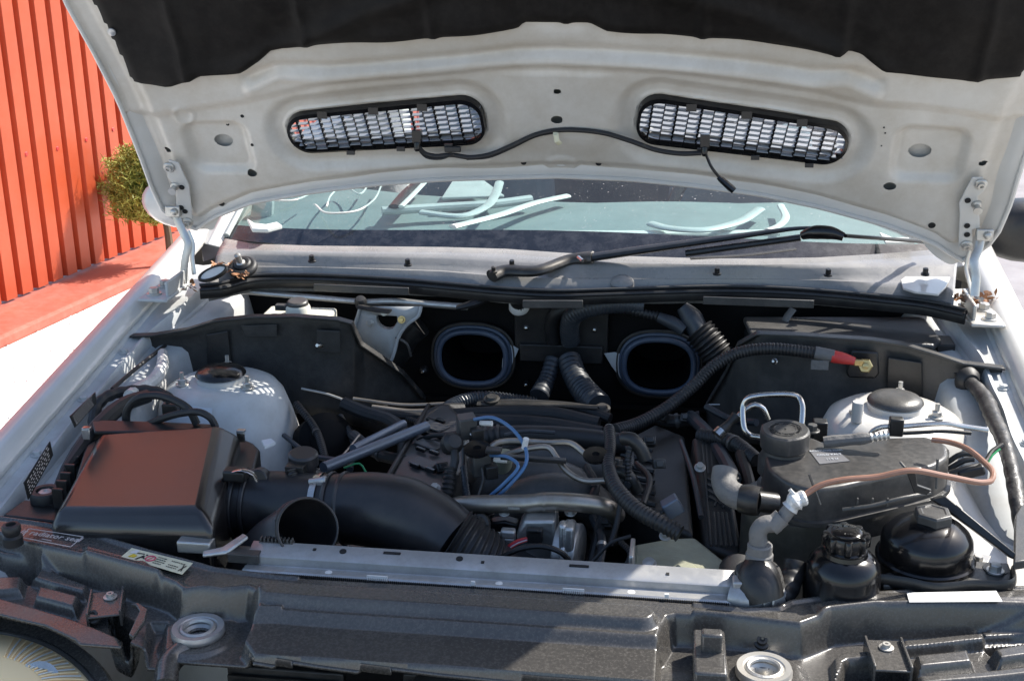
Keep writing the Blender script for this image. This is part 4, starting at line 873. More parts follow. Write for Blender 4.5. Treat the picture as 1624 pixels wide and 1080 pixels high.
# headlight, lower left corner
c = Z(40, 1075, -.12); hl = bpy.data.objects.new('headlight', None)
b = MB(); HLp = [(-140, 985), (0, 990), (70, 1005), (120, 1030), (165, 1075), (190, 1150)]
rim = [Z(px, py, -.075) for px, py in HLp]
b.loft([[p+Vector((0, .012, -.005)), p+Vector((0, .002, .006)), p+Vector((-.002, -.012, .002)), p+Vector((-.006, -.018, -.02))] for p in spline(rim, .01)], closed=False, caps=False); hl = b.build('headlight', M_FRONT, car, smooth=50, solid=.002, label='cloudy headlight at the lower left corner', recalc=False)
b = MB(); rings = []
for i, p in enumerate(spline(rim, .01)): rings.append([p+Vector((-.012-.0*i, -.055-.03*t, -.032-.10*t*t)).lerp(Vector((0, 0, 0)), 0) if True else p for t in [k/8 for k in range(9)]])
cen = Z(0, 1170, -.13)
rl = spline(rim, .01)
def lensring(dz): return [[(p+Vector((-.003, -.013, -.002))).lerp(cen, t)+Vector((0, 0, .05*math.sin(math.pi*min(1, t*1.1)/2)+dz)) for t in [k/10 for k in range(11)]] for p in rl]
b = MB(); b.loft(lensring(0), closed=False, caps=False); b.build('lens', M_LENS, hl, smooth=70, recalc=False)
nl = len(rl)
for k in range(2, nl-1):
    if k*3 < nl: continue
    rg = lensring(.0016)[k]; b = MB(); b.tube(rg[1:6], .0011, 6); b.build('lens_flute', M_WHITE if k % 2 else M_LENS, hl)
b = MB(); b.tube([p+Vector((-.003, -.016, .0)) for p in rl], .0035, 8); b.build('lens_rim', M_GREYPL, hl)
b = MB(); b.lathe(Z(60, 1092, -.085), (-.1, -.75, .55), [(.03, -.002), (.032, .002), (.024, .003), (.022, -.001)], 36, cap=False); b.build('lamp_ring', M_STEEL, hl)
b = MB(); b.loft([[q_+Vector((0, 0, .002*math.sin(k*2.4))) for k, q_ in enumerate(rg)] for rg in lensring(-.022)], closed=False, caps=False); b.build('reflector', M_REFL, hl, smooth=20, recalc=False)

# bump stop at the corner, screw adjusters and hood buffer
def buffer_(px, py, z, r, h, m, name='hood_buffer'):
    c = Z(px, py, z); b = MB(); b.lathe(c, (0, 0, 1), [(r*1.05, -h), (r*1.05, -h*.6), (r*.8, -h*.5), (r, -h*.3), (r, -.002), (r*.9, 0), (r*.55, .001), (r*.5, -.003), (.0005, -.003)], 28); return b.build(name, m, car)
buffer_(17, 832, .030, .012, .028, M_RUBBER)
q = Z(73, 786, .0); b = MB(); b.lathe(q, (0, 0, 1), [(.022, -.006), (.022, .006), (.020, .009), (.013, .009), (.012, .005), (.0005, .005)], 30); b.build('rubber_mount', M_RUBBER, car)
b = MB(); b.lathe(q+Vector((0, 0, .003)), (0, 0, 1), [(.011, 0), (.010, .004), (.004, .005), (.0004, .003)], 6); b.build('mount_nut', M_ALUR, car)
bx_(Z(65, 812, -.01), (.085, .05, .006), M_BLACK, car, 'mount_plate', -.1)

# ---- radiator with its aluminium frame
RA, RB = Z(392, 889, .004), Z(1172, 939, .004)
rad = thing('radiator', 'long silver-grey radiator frame lying across the front of the engine bay', 'radiator', ((RA+RB)/2))
dx = (RB-RA).normalized(); dy = Vector((-dx.y, dx.x, 0)).normalized(); up = Vector((0, 0, 1)); RL = (RB-RA).length
def rp(x, y, z=0): return RA+dx*x+dy*y+up*z
b = MB(); sec = [(.031, -.02), (.031, .011), (.028, .013), (.003, .0075), (.001, .006), (0, -.004), (-.003, -.0055), (-.006, -.003), (-.018, -.0025), (-.020, -.004), (-.020, -.03)]
b.loft([[rp(x, y, z) for (y, z) in sec] for x in np.linspace(0, RL, 30)], closed=False, caps=False); b.build('frame_rail', M_ALUR, rad, smooth=25, solid=.0015, recalc=False)
k_ = RL/(1172-392)
def rx(px): return (px-392)*k_
for px, y, r in ((545, .018, .0045), (735, .018, .0045)):
    b = MB(); b.lathe(rp(rx(px), y, .0112), (0, -.22, 1), [(r, 0), (r, .0012), (.0003, .0012)], 16); b.build('hole', M_HOLE, rad)
for px, w_, y in ((625, .022, .020), (925, .024, .018), (498, .004, .018), (773, .004, .014), (1063, .004, .014)):
    b = MB(); b.box(rp(rx(px), y, .0086+.22*(y-.003)), (w_, .004, .0014), (dx, (dy+up*.22).normalized(), (up-dy*.22).normalized())); b.build('slot', M_HOLE, rad, smooth=0)
for px in (531, 804, 1009): b = MB(); b.lathe(rp(rx(px), -.012, -.0028), (0, -.05, 1), [(.0048, 0), (.0046, .001), (.0003, .0016)], 16); b.build('rivet_disc', M_PAPER, rad)
for px in (613, 921):
    b = MB(); b.box(rp(rx(px), -.0215, .0015), (.026, .002, .003), (dx, dy, up))
    for i in range(10): b.box(rp(rx(px)-.0117+i*.0026, -.0225, -.0015), (.0012, .002, .004), (dx, dy, up))
    b.build('comb_label', M_PAPER, rad, smooth=0)
for px in (765, 1063): b = MB(); b.box(rp(rx(px), -.0215, .0015), (.005, .003, .005), (dx, dy, up)); b.build('rivet_tab', M_PAPER, rad, smooth=0)
b = MB()
for i in range(230): b.box(rp(.01+i*(RL-.02)/230, -.0225, -.0045), (.0012, .002, .004), (dx, dy, up))
b.build('core_fins', M_DARKMETAL, rad, smooth=0, kind='stuff')
b = MB(); b.box(rp(RL/2, .005, -.18), (RL, .035, .30), (dx, dy, up)); b.build('radiator_core', M_VOID, rad, smooth=0)
b = MB(); b.box(rp(-.004, .008, .004), (.04, .024, .012), (dx, dy, up)); b.box(rp(.03, .030, .010), (.045, .010, .008), (dx, dy, up)); 
for i in range(9): b.box(rp(.010+i*.005, .030, .016), (.0025, .009, .005), (dx, dy, up))
b.build('ribbed_end_clip', M_GREYPL, rad, smooth=0, bevel=.0008)
b = MB(); b.prism([rp(-.055, -.008, .004), rp(-.025, .0, .006), rp(-.004, .022, .018), rp(-.014, .030, .018), rp(-.035, .010, .008), rp(-.06, .006, .002)], (0, 0, .005)); b.build('torn_bracket', M_ALU, rad, bevel=.002)
b = MB(); b.box(rp(-.075, .022, .006), (.045, .020, .016), (dx, dy, up)); b.build('end_block', M_ALU, rad, bevel=.002)
# right end tank and hose neck
b = MB(); c = Z(1200, 950, .004); b.tube([Z(1160, 945, .0), Z(1185, 950, .0), Z(1215, 948, -.002), Z(1236, 946, -.01)], .017, 14); b.build('end_tank_neck', M_ALUR, rad)
b = MB(); b.box(Z(1172, 935, .008), (.016, .02, .03)); b.box(Z(1178, 948, .004), (.02, .008, .02)); b.build('tank_clip', M_ALUR, rad, bevel=.002)
for a_ in range(3): b = MB(); b.lathe(Z(1195+a_*14, 950, -.001), (1, 0, -.05), [(.0182, 0), (.0182, .002)], 24); b.build('neck_ring', M_ALU, rad)

# ================================================================== ENGINE BAY, LEFT SIDE
def V3(*a): return Vector(a)
def TZ(name, label, cat, loc, group=None): return thing(name, label, cat, loc, group)
# ---- air filter box
ab = TZ('air_filter_box', 'wedge-shaped black air filter box with a reddish sheen, left front of the engine bay', 'air filter', Z(220, 800, -.05))
P1, P2, P3, P4 = Z(160, 686, .046), Z(347, 673, .068), Z(318, 806, .052), Z(92, 808, .026)   # rear left, rear right, front right, front left
def blend(P, inset, dz): c = (P[0]+P[1]+P[2]+P[3])/4; return [p+(c-p).normalized()*inset+V3(0, 0, dz) for p in P]
topq = [P1, P2, P3, P4]
P2o, P3o = P2+V3(.030, .004, -.018), P3+V3(.030, -.006, -.020); P4o, P1o = P4+V3(-.006, -.016, -.020), P1+V3(-.014, .01, -.02)
P3o = P3+V3(.022, -.018, -.020)
b = MB(); b.loft([topq, [P1o, P2o, P3o, P4o], [p+V3(0, 0, -.055) for p in (P1o, P2o, P3o, P4o)], [p+V3(0, 0.0, -.16) for p in (P1o, P2o, P3o, P4o)]]); b.build('lid', M_AIRBOX, ab, smooth=20, bevel=.009, bseg=4)
b = MB(); b.prism([Z(*p, .030) for p in ((146, 672), (375, 690), (402, 702), (412, 712), (398, 760), (140, 792), (112, 780))], (0, 0, -.045)); b.build('lower_case', M_BLACK, ab, bevel=.004)
b = MB(); b.prism([Z(*p, -.012) for p in ((140, 700), (396, 716), (390, 770), (120, 780))], (0, 0, -.155)); b.build('case_body', M_BLACK, ab, bevel=.004)
b = MB(); b.prism([Z(*p, .042) for p in ((146, 671), (250, 674), (340, 678), (340, 690), (150, 690))], (0, 0, .006)); b.build('rear_flange', M_BLACK, ab, bevel=.002)
for i in range(7):
    c = Z(132-i*6.5, 712+i*13, .010); b = MB(); b.box(c, (.016, .005, .03)); b.build('case_rib', M_BLACK, ab, smooth=0, bevel=.001)
for (px, py, z) in ((137, 689, .052), (382, 693, .045)):
    c = Z(px, py, z); b = MB(); b.box(c, (.012, .003, .016)); b.box(c+V3(0, .003, .009), (.012, .009, .003)); b.build('spring_clip', M_STEEL, ab, bevel=.0008)
# ---- intake pipe with mass air meter, elbow and bellows
ip = TZ('intake_pipe', 'fat dusty black intake pipe running from the air filter box to the throttle body', 'air duct', Y(430, 800, .28))
def yy(px, py, y): return Y(px, py, y+.042)
ax0 = [yy(338, 796, .30), yy(430, 800, .295), yy(512, 806, .29)]
b = MB(); b.tube(ax0, [.048, .0465, .0465, .0475, .0475, .0475], 36, step=.01); b.build('air_meter', M_DUCT, ip, smooth=50)
for px, r in ((352, .049), (372, .050), (384, .050), (402, .049)):
    c = ax0[0].lerp(ax0[2], (px-338)/174); d = (ax0[2]-ax0[0]).normalized(); b = MB(); b.lathe(c, d, [(r, -.0035), (r*1.03, -.002), (r*1.03, .002), (r, .0035)], 36, cap=False); b.build('meter_flange', M_DUCT, ip)
c = yy(374, 752, .272); b = MB(); b.box(c, (.032, .02, .016)); b.build('meter_bracket', M_BLACK, ip, bevel=.003)
b = MB(); b.lathe(yy(412, 758, .29), (0, -1, .2), [(.014, -.01), (.014, .01)], 20); b.build('meter_lug', M_DUCT, ip, bevel=.002)
b = MB(); b.tube([yy(367, 748, .268), yy(385, 745, .262), yy(402, 751, .262), yy(408, 762, .264)], .0045, 8, sq=(1, .25)); b.build('meter_clip', M_STEEL, ip)
el = [yy(500, 806, .292), yy(540, 806, .29), yy(590, 808, .285), yy(640, 820, .277), yy(690, 846, .265), yy(722, 868, .252)]
b = MB(); b.tube(el, [.047, .0485, .0515, .0545, .0535, .0485], 40, step=.006); b.build('elbow', M_DUCT, ip, smooth=60)
b = MB(); b.tube([yy(714, 862, .255), yy(746, 882, .252), yy(776, 899, .255)], [.051, .047, .043], 40, corr=.045, pitch=.0078); b.build('bellows', M_RUBBER, ip, smooth=60)
b = MB(); b.tube([yy(774, 898, .255), yy(820, 914, .27), yy(880, 925, .30)], [.042, .036, .036], 30); b.build('end_cuff', M_DUCT, ip)
c0 = yy(511, 806, .2905); d = (el[1]-el[0]).normalized(); b = MB(); b.lathe(c0, d, [(.0488, -.0045), (.0498, -.0045), (.0498, .0045), (.0488, .0045)], 44, cap=False); b.build('hose_clamp', M_STEEL, ip, smooth=30)
b = MB(); b.lathe(c0+V3(0, -.012, .047), (1, 0, .2), [(.005, -.012), (.005, .006), (.006, .006), (.006, .012)], 12); b.box(c0+V3(.002, -.010, .046), (.014, .016, .006)); b.build('clamp_screw', M_ALUR, ip, bevel=.001)
for f_ in (.525, .545): c = yy(int(f_*1000)+3, 806, .29); b = MB(); b.lathe(c, d, [(.0498, -.003), (.0515, 0), (.0498, .003)], 40, cap=False); b.build('cuff_ridge', M_DUCT, ip)
b = MB(); c = yy(481, 738, .34); b.lathe(c+V3(0, 0, -.03), (.05, -.1, 1), [(.024, 0), (.024, .018), (.018, .024), (.018, .032), (.021, .034), (.021, .050), (.018, .053), (.0005, .053)], 28); b.build('valve_cap', M_DUCT, ip)
b = MB(); b.box(yy(470, 748, .31), (.026, .02, .022)); b.tube([yy(462, 745, .30), yy(468, 765, .29)], .007, 10, corr=.15, pitch=.006); b.build('valve_plug', M_BLACK, ip, bevel=.002)
# ---- open fresh air duct
od = TZ('open_air_duct', 'open-mouthed black air duct standing behind the radiator, disconnected', 'air duct', Y(440, 870, .235))
m0 = Y(488, 838, .214); axd = V3(.50, -.68, .54).normalized(); back = [m0-axd*t for t in (0, .02, .05, .085)]
b = MB(); b.tube([m0, m0-axd*.022, m0-axd*.034+V3(-.012, -.004, -.008), m0+V3(-.058, .026, -.052), m0+V3(-.085, .030, -.090), m0+V3(-.10, .035, -.14)], [.0395, .041, .0415, .041, .039], 40, caps=False, step=.006); b.build('duct_wall', M_DUCT, od, solid=.0022, recalc=False, smooth=60)
b = MB(); b.ring(m0, axd, .0395, .0018, 48, 8); b.build('mouth_rim', M_DUCT, od)
b = MB(); b.ring(m0-axd*.026, axd, .0415, .0016, 48, 6); b.build('duct_ridge', M_DUCT, od)
b = MB(); x_, y_, z_ = frame(axd); b.add([m0+V3(-.066, .028, -.062)+(x_*math.cos(t)+y_*math.sin(t))*.036 for t in [i*2*math.pi/24 for i in range(24)]], [tuple(range(24))]); b.build('duct_shade_disc', M_HOLE, od)  # black disc stands in for the shade down the duct
# ---- wiring looms on the left
def cable(name, label, pts, r, m, cat='cable', group=None, parts=None, **k):
    b = MB(); b.tube(pts, r, k.pop('seg', 10), **k); return T(name, label, cat, b, m, group)
cable('wiring_loom', 'thick taped black wiring loom running along the left inner fender rail', [Y(80, 805, .30), Y(98, 755, .36), Y(125, 718, .42), Y(160, 672, .49), Y(200, 640, .56), Y(235, 628, .60)], [.004, .006, .013, .013, .013, .011], M_RUBBER, 'wiring loom')
cable('looped_cable', 'thick black cable looping high over the back of the air filter box', [Y(200, 680, .50), Y(202, 650, .50), Y(218, 632, .50), Y(245, 627, .50), Y(275, 634, .49), Y(300, 650, .48), Y(312, 672, .48)], .0062, M_RUBBER)
cable('looped_cable', 'thinner black cable crossing under the taller loop behind the air filter box', [Y(228, 676, .49), Y(262, 662, .48), Y(290, 655, .475), Y(318, 654, .47), Y(335, 664, .47), Y(342, 678, .47)], .0055, M_RUBBER)
cable('wiring_loom', 'rough black wiring bundle lying behind the air filter box beside the left tower', [Y(150, 690, .50), Y(150, 655, .53), Y(165, 632, .56), Y(205, 620, .60), Y(250, 622, .62), Y(285, 645, .60)], .009, M_RUBBER, 'wiring loom', corr=.08, pitch=.02)
cable('bonnet_cable', 'thin black release cable rising to the left bulkhead panel', [Y(178, 617, .60), Y(215, 585, .68), Y(262, 548, .79)], .0035, M_RUBBER)
cable('wiring_loom', 'silvery taped wiring loom dropping from the left bulkhead panel towards the fender', [Y(258, 560, .76), Y(256, 585, .70), Y(242, 605, .66), Y(218, 618, .62), Y(205, 628, .58)], [.009, .011, .012, .010], M_TAPE, 'wiring loom')
bxs = TZ('wiring_plug', 'small black wiring plug lying against the left strut tower', 'connector', Y(270, 655, .5)); b = MB(); b.box(Y(271, 650, .52), (.024, .014, .022)); b.build('plug_body', M_BLACK, bxs, bevel=.002); b = MB(); b.tube([Y(263, 622, .53), Y(266, 640, .52)], .0035, 8); b.build('wire', M_BLACK, bxs)
# printed plates on the left rail
for (q, lab) in ((((37, 765), (78, 700), (83, 722), (44, 792)), 'black printed plate low on the left inner rail'), (((110, 660), (150, 622), (152, 640), (118, 678)), 'small black printed plate high on the left inner rail')):
    xs_ = (-.648, -.656) if '37' in str(q[0]) else (-.650, -.650)
    pts = [X(*p, -.655) for p in q]; b = MB(); b.prism(pts, (.0015, 0, .0005)); pl = b.build('information_plate', M_BLACK, car, smooth=0, label=lab)
    xd = (pts[1]-pts[0]); yd = (pts[0]-pts[3]); L_ = xd.length
    for i in range(5):
        u = .06
        while u < .86:
            l_ = random.uniform(.03, .09); p = pts[3]+(pts[2]-pts[3])*u+yd*(.14+i*.16)+V3(.0022, 0, .0008); e_ = p+xd.normalized()*L_*l_*.8; hgt = yd.normalized()*.0016
            b = MB(); b.prism([p, e_, e_+hgt, p+hgt], (.0002, 0, 0)); b.build('printed_text', M_INKW, pl, smooth=0); u += l_+.03
# washer bottle
wb = TZ('washer_bottle', 'cream washer bottle neck with a grey cap behind the left bulkhead panel', 'washer bottle', Y(475, 500, .89))
b = MB(); b.box(Y(475, 503, .90), (.125, .06, .022)); b.build('bottle_body', M_CREAM, wb, bevel=.006, bseg=3)
c = Y(473, 497, .885); b = MB(); b.lathe(c, (0, 0, 1), [(.023, -.01), (.022, .012), (.020, .016)], 24); b.build('bottle_neck', M_CREAM, wb)
b = MB(); b.lathe(c+V3(0, 0, .015), (0, -.1, 1), [(.019, 0), (.019, .007), (.016, .010), (.001, .010)], 24); b.box(c+V3(-.026, -.004, .012), (.026, .014, .010)); b.build('bottle_cap', M_GREYPL, wb, bevel=.001)
# wiper linkage
wl = TZ('wiper_linkage', 'silver wiper linkage rod and pierced motor bracket under the left cowl edge', 'wiper linkage', Y(600, 520, .96))
b = MB(); b.tube([Y(345, 458, .985), Y(430, 466, .975), Y(520, 474, .965), Y(575, 479, .96)], .0068, 10, sq=(1, .8)); b.build('drive_rod', M_ALU, wl)
b = MB(); b.tube([Y(573, 480, .958), Y(620, 478, .965), Y(700, 484, .97), Y(742, 487, .97)], .0062, 10); b.build('drive_rod', M_ALU, wl)
b = MB(); b.lathe(Y(572, 479, .945), (0, -.5, 1), [(.009, -.012), (.011, -.008), (.011, .004), (.008, .009), (.001, .010)], 18); b.build('ball_joint', M_RUBBER, wl)
b = MB(); b.tube([Y(725, 488, .95), Y(745, 483, .95), Y(775, 474, .96)], [.009, .014, .010], 8, sq=(1, .5)); b.build('rubber_boot', M_RUBBER, wl)
plate = [(572, 486), (668, 486), (664, 500), (645, 515), (632, 535), (625, 560), (617, 575), (595, 565), (572, 552), (563, 538), (562, 520), (568, 500)]
b = MB(); hp_ = [Y(*p, .94) for p in plate]; ctr = Y(614, 506, .94)
n = len(hp_); hole = []
for i, p in enumerate(hp_): dd = (p-ctr); hole.append(ctr+V3(dd.x, 0, dd.z).normalized()*.021)
b.loft([[a+V3(0, 0, 0), h_+V3(0, -.002, 0), h_+V3(0, .012, 0)] for a, h_ in zip(hp_+[hp_[0]], hole+[hole[0]])], closed=False, caps=False); br_ = b.build('bracket_plate', M_RAIL, wl, solid=.003, recalc=False, smooth=30)
b = MB(); b.tube([hp_[i]+V3(0, -.002, 0) for i in (1, 2, 3, 4, 5, 6, 7, 8, 9, 10, 11, 0)], .0032, 8); b.build('bracket_rim', M_RAIL, wl)
b = MB(); b.tube([Y(568, 486, .93), Y(600, 492, .925), Y(618, 494, .92)], .010, 8, sq=(1, .35)); b.build('crank_arm', M_DARKMETAL, wl)
for px, py in ((587, 512), (637, 507), (609, 495)): hexbolt(Y(px, py, .932), (0, -1, .2), .0048, .006, M_BRASS if px == 637 else M_ZINC, wl)
b = MB(); b.tube([Y(625, 570, .99), Y(645, 535, .99), Y(665, 515, .99)], .024, 18); b.build('wiper_motor', M_BLACK, wl)
b = MB(); b.tube([Y(628, 535, .94), Y(645, 545, .935), Y(652, 565, .94)], .0025, 8); b.build('motor_wire', M_GREYPL, wl)
# left cavity: pipes, servo, struts
sv = TZ('brake_line_bundle', 'dark pipes and hoses in the deep cavity between the left tower and the engine', 'pipes', Y(560, 660, .7))
for pts, r, m in (([Y(478, 616, .80), Y(520, 625, .80), Y(560, 640, .79)], .002, M_ZINC), ([Y(545, 640, .74), Y(580, 655, .72), Y(620, 668, .70), Y(640, 690, .66), Y(640, 740, .60)], .012, M_RUBBER), ([Y(590, 645, .78), Y(650, 652, .78), Y(700, 650, .78)], .004, M_PIPE), ([Y(560, 632, .80), Y(640, 642, .80), Y(705, 640, .80)], .003, M_PIPE), ([Y(600, 655, .75), Y(660, 660, .76), Y(720, 655, .78)], .0075, M_RUBBER), ([Y(505, 745, .45), Y(540, 725, .52), Y(570, 690, .6)], .0018, M_PIPE)):
    b = MB(); b.tube(pts, r, 10); b.build('pipe', m, sv)
b = MB(); b.lathe(Y(520, 700, .68), (.5, -.6, .5), [(.04, -.10), (.05, -.05), (.05, .0), (.035, .01), (.034, .014), (.02, .018), (.0005, .018)], 30); b.build('servo_drum', M_VOID, sv)  # coloured near black so it sinks into the shade of the cavity
for k, (a_, e_, r) in enumerate((((513, 742, .42), (676, 676, .62), .0085), ((560, 712, .50), (640, 672, .64), .007))):
    b = MB(); b.tube([Y(*a_), Y(*e_)], r, 12); st = T('brace_bar', 'blue-grey steel brace bar, ' + ('longer and nearer the intake pipe' if k == 0 else 'shorter and lying behind the longer one'), 'brace', b, M_STRUT)
b = MB(); b.tube([Y(545, 742, .46), Y(570, 735, .47), Y(582, 752, .46)], .0016, 6); T('green_wire', 'small curve of green wire behind the intake pipe', 'wire', b, M_GREEN)
b = MB(); b.prism([Z(*p, .06) for p in ((415, 702), (430, 699), (437, 705), (420, 712))], (0, 0, .004)); T('torn_tape', 'scrap of pale torn tape stuck on the left strut tower', 'tape', b, M_FADED)

# ================================================================== ENGINE
en = TZ('engine', 'dark dusty V8 engine with two ribbed valve covers and a grey plastic intake manifold', 'engine', V3(.02, .5, -.45))
b = MB(); b.box((.02, .60, -.28), (.44, .60, .34), top=.7); b.build('engine_block', M_VOID, en, bevel=.02)
def bank(pf, name, m, th=.06):
    pts = [Y(*p) for p in pf]; b = MB(); n = (pts[1]-pts[0]).cross(pts[2]-pts[1]).normalized(); n = n if n.z < 0 else -n
    b.prism(pts, n*th); return b.build(name, m, en, bevel=.006, bseg=3), pts, n
CB, cp, cn = bank([(608, 772, .40), (692, 806, .34), (765, 690, .60), (712, 640, .76), (680, 645, .76)], 'coil_cover', M_GREYPL)  # lighter plastic here puts the sun patches into the cover's colour
def bil(p, u, v): a = p[0].lerp(p[4], u); c = p[1].lerp(p[3], u); return a.lerp(c, v)
for i in range(5):
    for v_ in (.42, .78):
        u = .10+.17*i; c = bil(cp, u, v_)-cn*.004; xd = (cp[1]-cp[0]).normalized(); yd = cn.cross(xd).normalized(); b = MB(); b.box(c, (.018, .006, .006), (xd, yd, -cn)); b.build('coil_clip', M_GLOSS, CB, smooth=0, bevel=.001)
b = MB(); b.tube([cp[0]-cn*.003, cp[4]-cn*.003], .004, 8); b.build('cover_edge', M_RUBBER, CB)
for i in range(4):
    c = bil(cp, .12+.2*i, .60)-cn*.003; xd = (cp[1]-cp[0]).normalized(); yd = cn.cross(xd).normalized(); b = MB(); b.box(c, (.046, .026, .003), (xd, yd, -cn)); b.build('coil_pad', M_GREYPL, CB, bevel=.003)
RB_, rp_, rn = bank([(985, 800, .43), (1100, 848, .36), (1086, 690, .66), (1040, 672, .72), (985, 700, .66)], 'coil_cover', M_DUSTY)
for i in range(6):
    p = rp_[0].lerp(rp_[4], i/6+.05); q = p+(rp_[1]-rp_[0]).normalized()*.06; b = MB(); b.tube([p-rn*.006, q-rn*.006+V3(0, .02, 0)], .004, 6); b.build('cover_rib', M_BLACK, RB_)
# right valve cover: long ribbed face with the slanted stripe emblem
vq = [Y(1124, 866, .37), Y(1172, 888, .35), Y(1140, 700, .58), Y(1106, 690, .60)]
ve = (vq[3]-vq[0]).normalized(); vx = (vq[1]-vq[0]); vx = (vx-ve*vx.dot(ve)).normalized(); vn = vx.cross(ve); VL = (vq[3]-vq[0]).length; VW = (vq[1]-vq[0]).length
b = MB(); b.prism([vq[0]-vx*.008, vq[1]+vx*.008, vq[2]+vx*.008, vq[3]-vx*.008], -vn*.08); VC = b.build('valve_cover', M_DUSTY, en, bevel=.008, bseg=3)
for i in range(6):
    u = VW*(.06+.155*i); b = MB(); seg_ = [(0.0, .28), (.62, 1.0)] if 0 < i < 5 else [(0, 1)]
    for (s0, s1) in seg_:
        b = MB(); a_ = vq[0]+vx*u+ve*VL*s0+vn*.001; e_ = vq[0]+vx*(u*.80+.004)+ve*VL*min(s1, .90)+vn*.001; c = (a_+e_)/2; dd = (e_-a_); b.box(c, (.0032, dd.length, .005), (vx, dd.normalized(), vn)); b.build('cover_rib', M_GREYPL, VC, smooth=0, bevel=.001)  # ribs lighter than the cover: caught light put into their colour
for i in range(4):
    a_ = vq[0]+vx*VW*.16+ve*VL*(.34+.055*i+.07)+vn*.003; e_ = vq[0]+vx*VW*.80+ve*VL*(.34+.055*i-.03)+vn*.003; dd = e_-a_; b = MB(); b.box((a_+e_)/2, (dd.length, .005 if i < 3 else .003, .003), (dd.normalized(), vn.cross(dd.normalized()), vn)); b.build('emblem_stripe', M_GREYPL, VC, smooth=0)  # stripes and letter use the ribs' lighter tone, painted as caught light
b = MB(); text(b, "M", .022, vq[0]+vx*VW*.46+ve*VL*.345+vn*.003, vx-ve*.35, ve+vx*.3, .0015); b.build('emblem_letter', M_GREYPL, VC, smooth=0)
# intake manifold: three arched runners on a plenum
for k, (cx, cy, y, w_, r) in enumerate(((878, 800, .45, .076, .030), (850, 772, .52, .086, .029), (872, 742, .59, .088, .029), (868, 716, .66, .082, .028))):
    c = Y(cx, cy+38, y); pts = [c+V3(w_*math.cos(t), .01*math.cos(t), .055*math.sin(t)) for t in [math.pi*(1.10-1.2*i/8) for i in range(9)]]
    b = MB(); b.tube(pts, [r*.8, r, r*1.05, r, r*.8], 26); b.build('intake_runner', M_RUN, en, smooth=60)
b = MB(); b.box(Y(868, 850, .50), (.17, .30, .06)); b.build('plenum', M_VOID, en, bevel=.02)
for px, py, y in ((870, 708, .62), (800, 725, .50)): b = MB(); b.lathe(Y(px, py, y), (.1, -.3, 1), [(.012, -.03), (.012, -.004), (.015, 0), (.013, .006), (.0005, .007)], 16); b.build('injector', M_ALU if px == 870 else M_YELLOWISH, en)
rc = random.Random(21)
CL = [([(470, 640, .72), (500, 680, .66), (520, 740, .55)], .006), ([(450, 690, .60), (490, 720, .55), (540, 730, .5)], .004), ([(560, 690, .62), (600, 720, .56), (640, 730, .52)], .009), ([(540, 660, .75), (560, 700, .66), (555, 745, .5)], .005),
      ([(1035, 660, .74), (1070, 668, .72), (1110, 662, .72)], .011), ([(1095, 660, .71), (1125, 690, .62), (1150, 730, .52), (1165, 760, .44)], .010), ([(1110, 690, .60), (1160, 700, .56), (1200, 730, .50)], .011), ([(1120, 645, .78), (1160, 665, .74), (1200, 670, .70)], .006),
      ([(1175, 720, .52), (1190, 780, .44), (1185, 850, .36)], .009), ([(985, 690, .60), (1000, 720, .52), (995, 770, .42)], .005), ([(1010, 735, .48), (1030, 760, .42), (1020, 800, .36)], .0045), ([(940, 820, .40), (955, 860, .34), (950, 900, .30)], .006),
      ([(985, 860, .32), (1000, 880, .28), (990, 905, .26)], .004), ([(690, 790, .40), (700, 820, .37), (740, 850, .35)], .006), ([(660, 700, .60), (690, 690, .58), (720, 690, .56)], .004), ([(735, 740, .46), (742, 790, .42), (755, 830, .38)], .005),
      ([(930, 740, .48), (945, 770, .44), (935, 800, .40)], .006), ([(800, 690, .53), (830, 684, .54), (880, 686, .54)], .003), ([(600, 640, .82), (640, 662, .76), (690, 676, .70)], .005), ([(1080, 700, .60), (1100, 760, .48), (1112, 820, .40)], .004)]
for k, (p, r_) in enumerate(CL):
    b = MB(); b.tube([Y(*q) for q in p], r_, 10, corr=.08 if k % 3 == 0 else 0, pitch=.006); b.build('engine_hose', M_HOSE if k % 2 else M_RUBBER, en)
    if r_ > .005:
        q0, q1 = Y(*p[1]), Y(*p[2]); q = q0.lerp(q1, .1); b = MB(); b.lathe(q, q1-q0, [(r_*1.15, -.003), (r_*1.2, 0), (r_*1.15, .003)], 14); b.build('hose_clip', M_ZINC if k % 2 else M_GREYPL, en)
for k, (px, py, y) in enumerate(((1052, 662, .72), (1088, 664, .71), (700, 742, .47), (975, 735, .46), (1030, 700, .55), (925, 800, .40), (770, 815, .37), (1045, 735, .50), (960, 830, .38), (655, 690, .62))):
    c = Y(px, py, y); b = MB(); d = V3(rc.uniform(-.6, .6), rc.uniform(-1, -.4), rc.uniform(.2, .8)).normalized(); x_, y_, z_ = frame(d); b.box(c, (.018, .014, .020), (x_, y_, z_)); b.box(c+z_*.012, (.012, .009, .008), (x_, y_, z_)); b.build('engine_plug', M_GREYPL if k % 2 else M_BLACK, en, bevel=.0015)
for k, (px, py, y) in enumerate(((690, 775, .39), (735, 700, .50), (985, 780, .40), (1055, 850, .33), (800, 812, .355), (905, 812, .36), (1110, 742, .50))): hexbolt(Y(px, py, y), (0, -.5, 1), .0055, .008, M_ZINC, en)
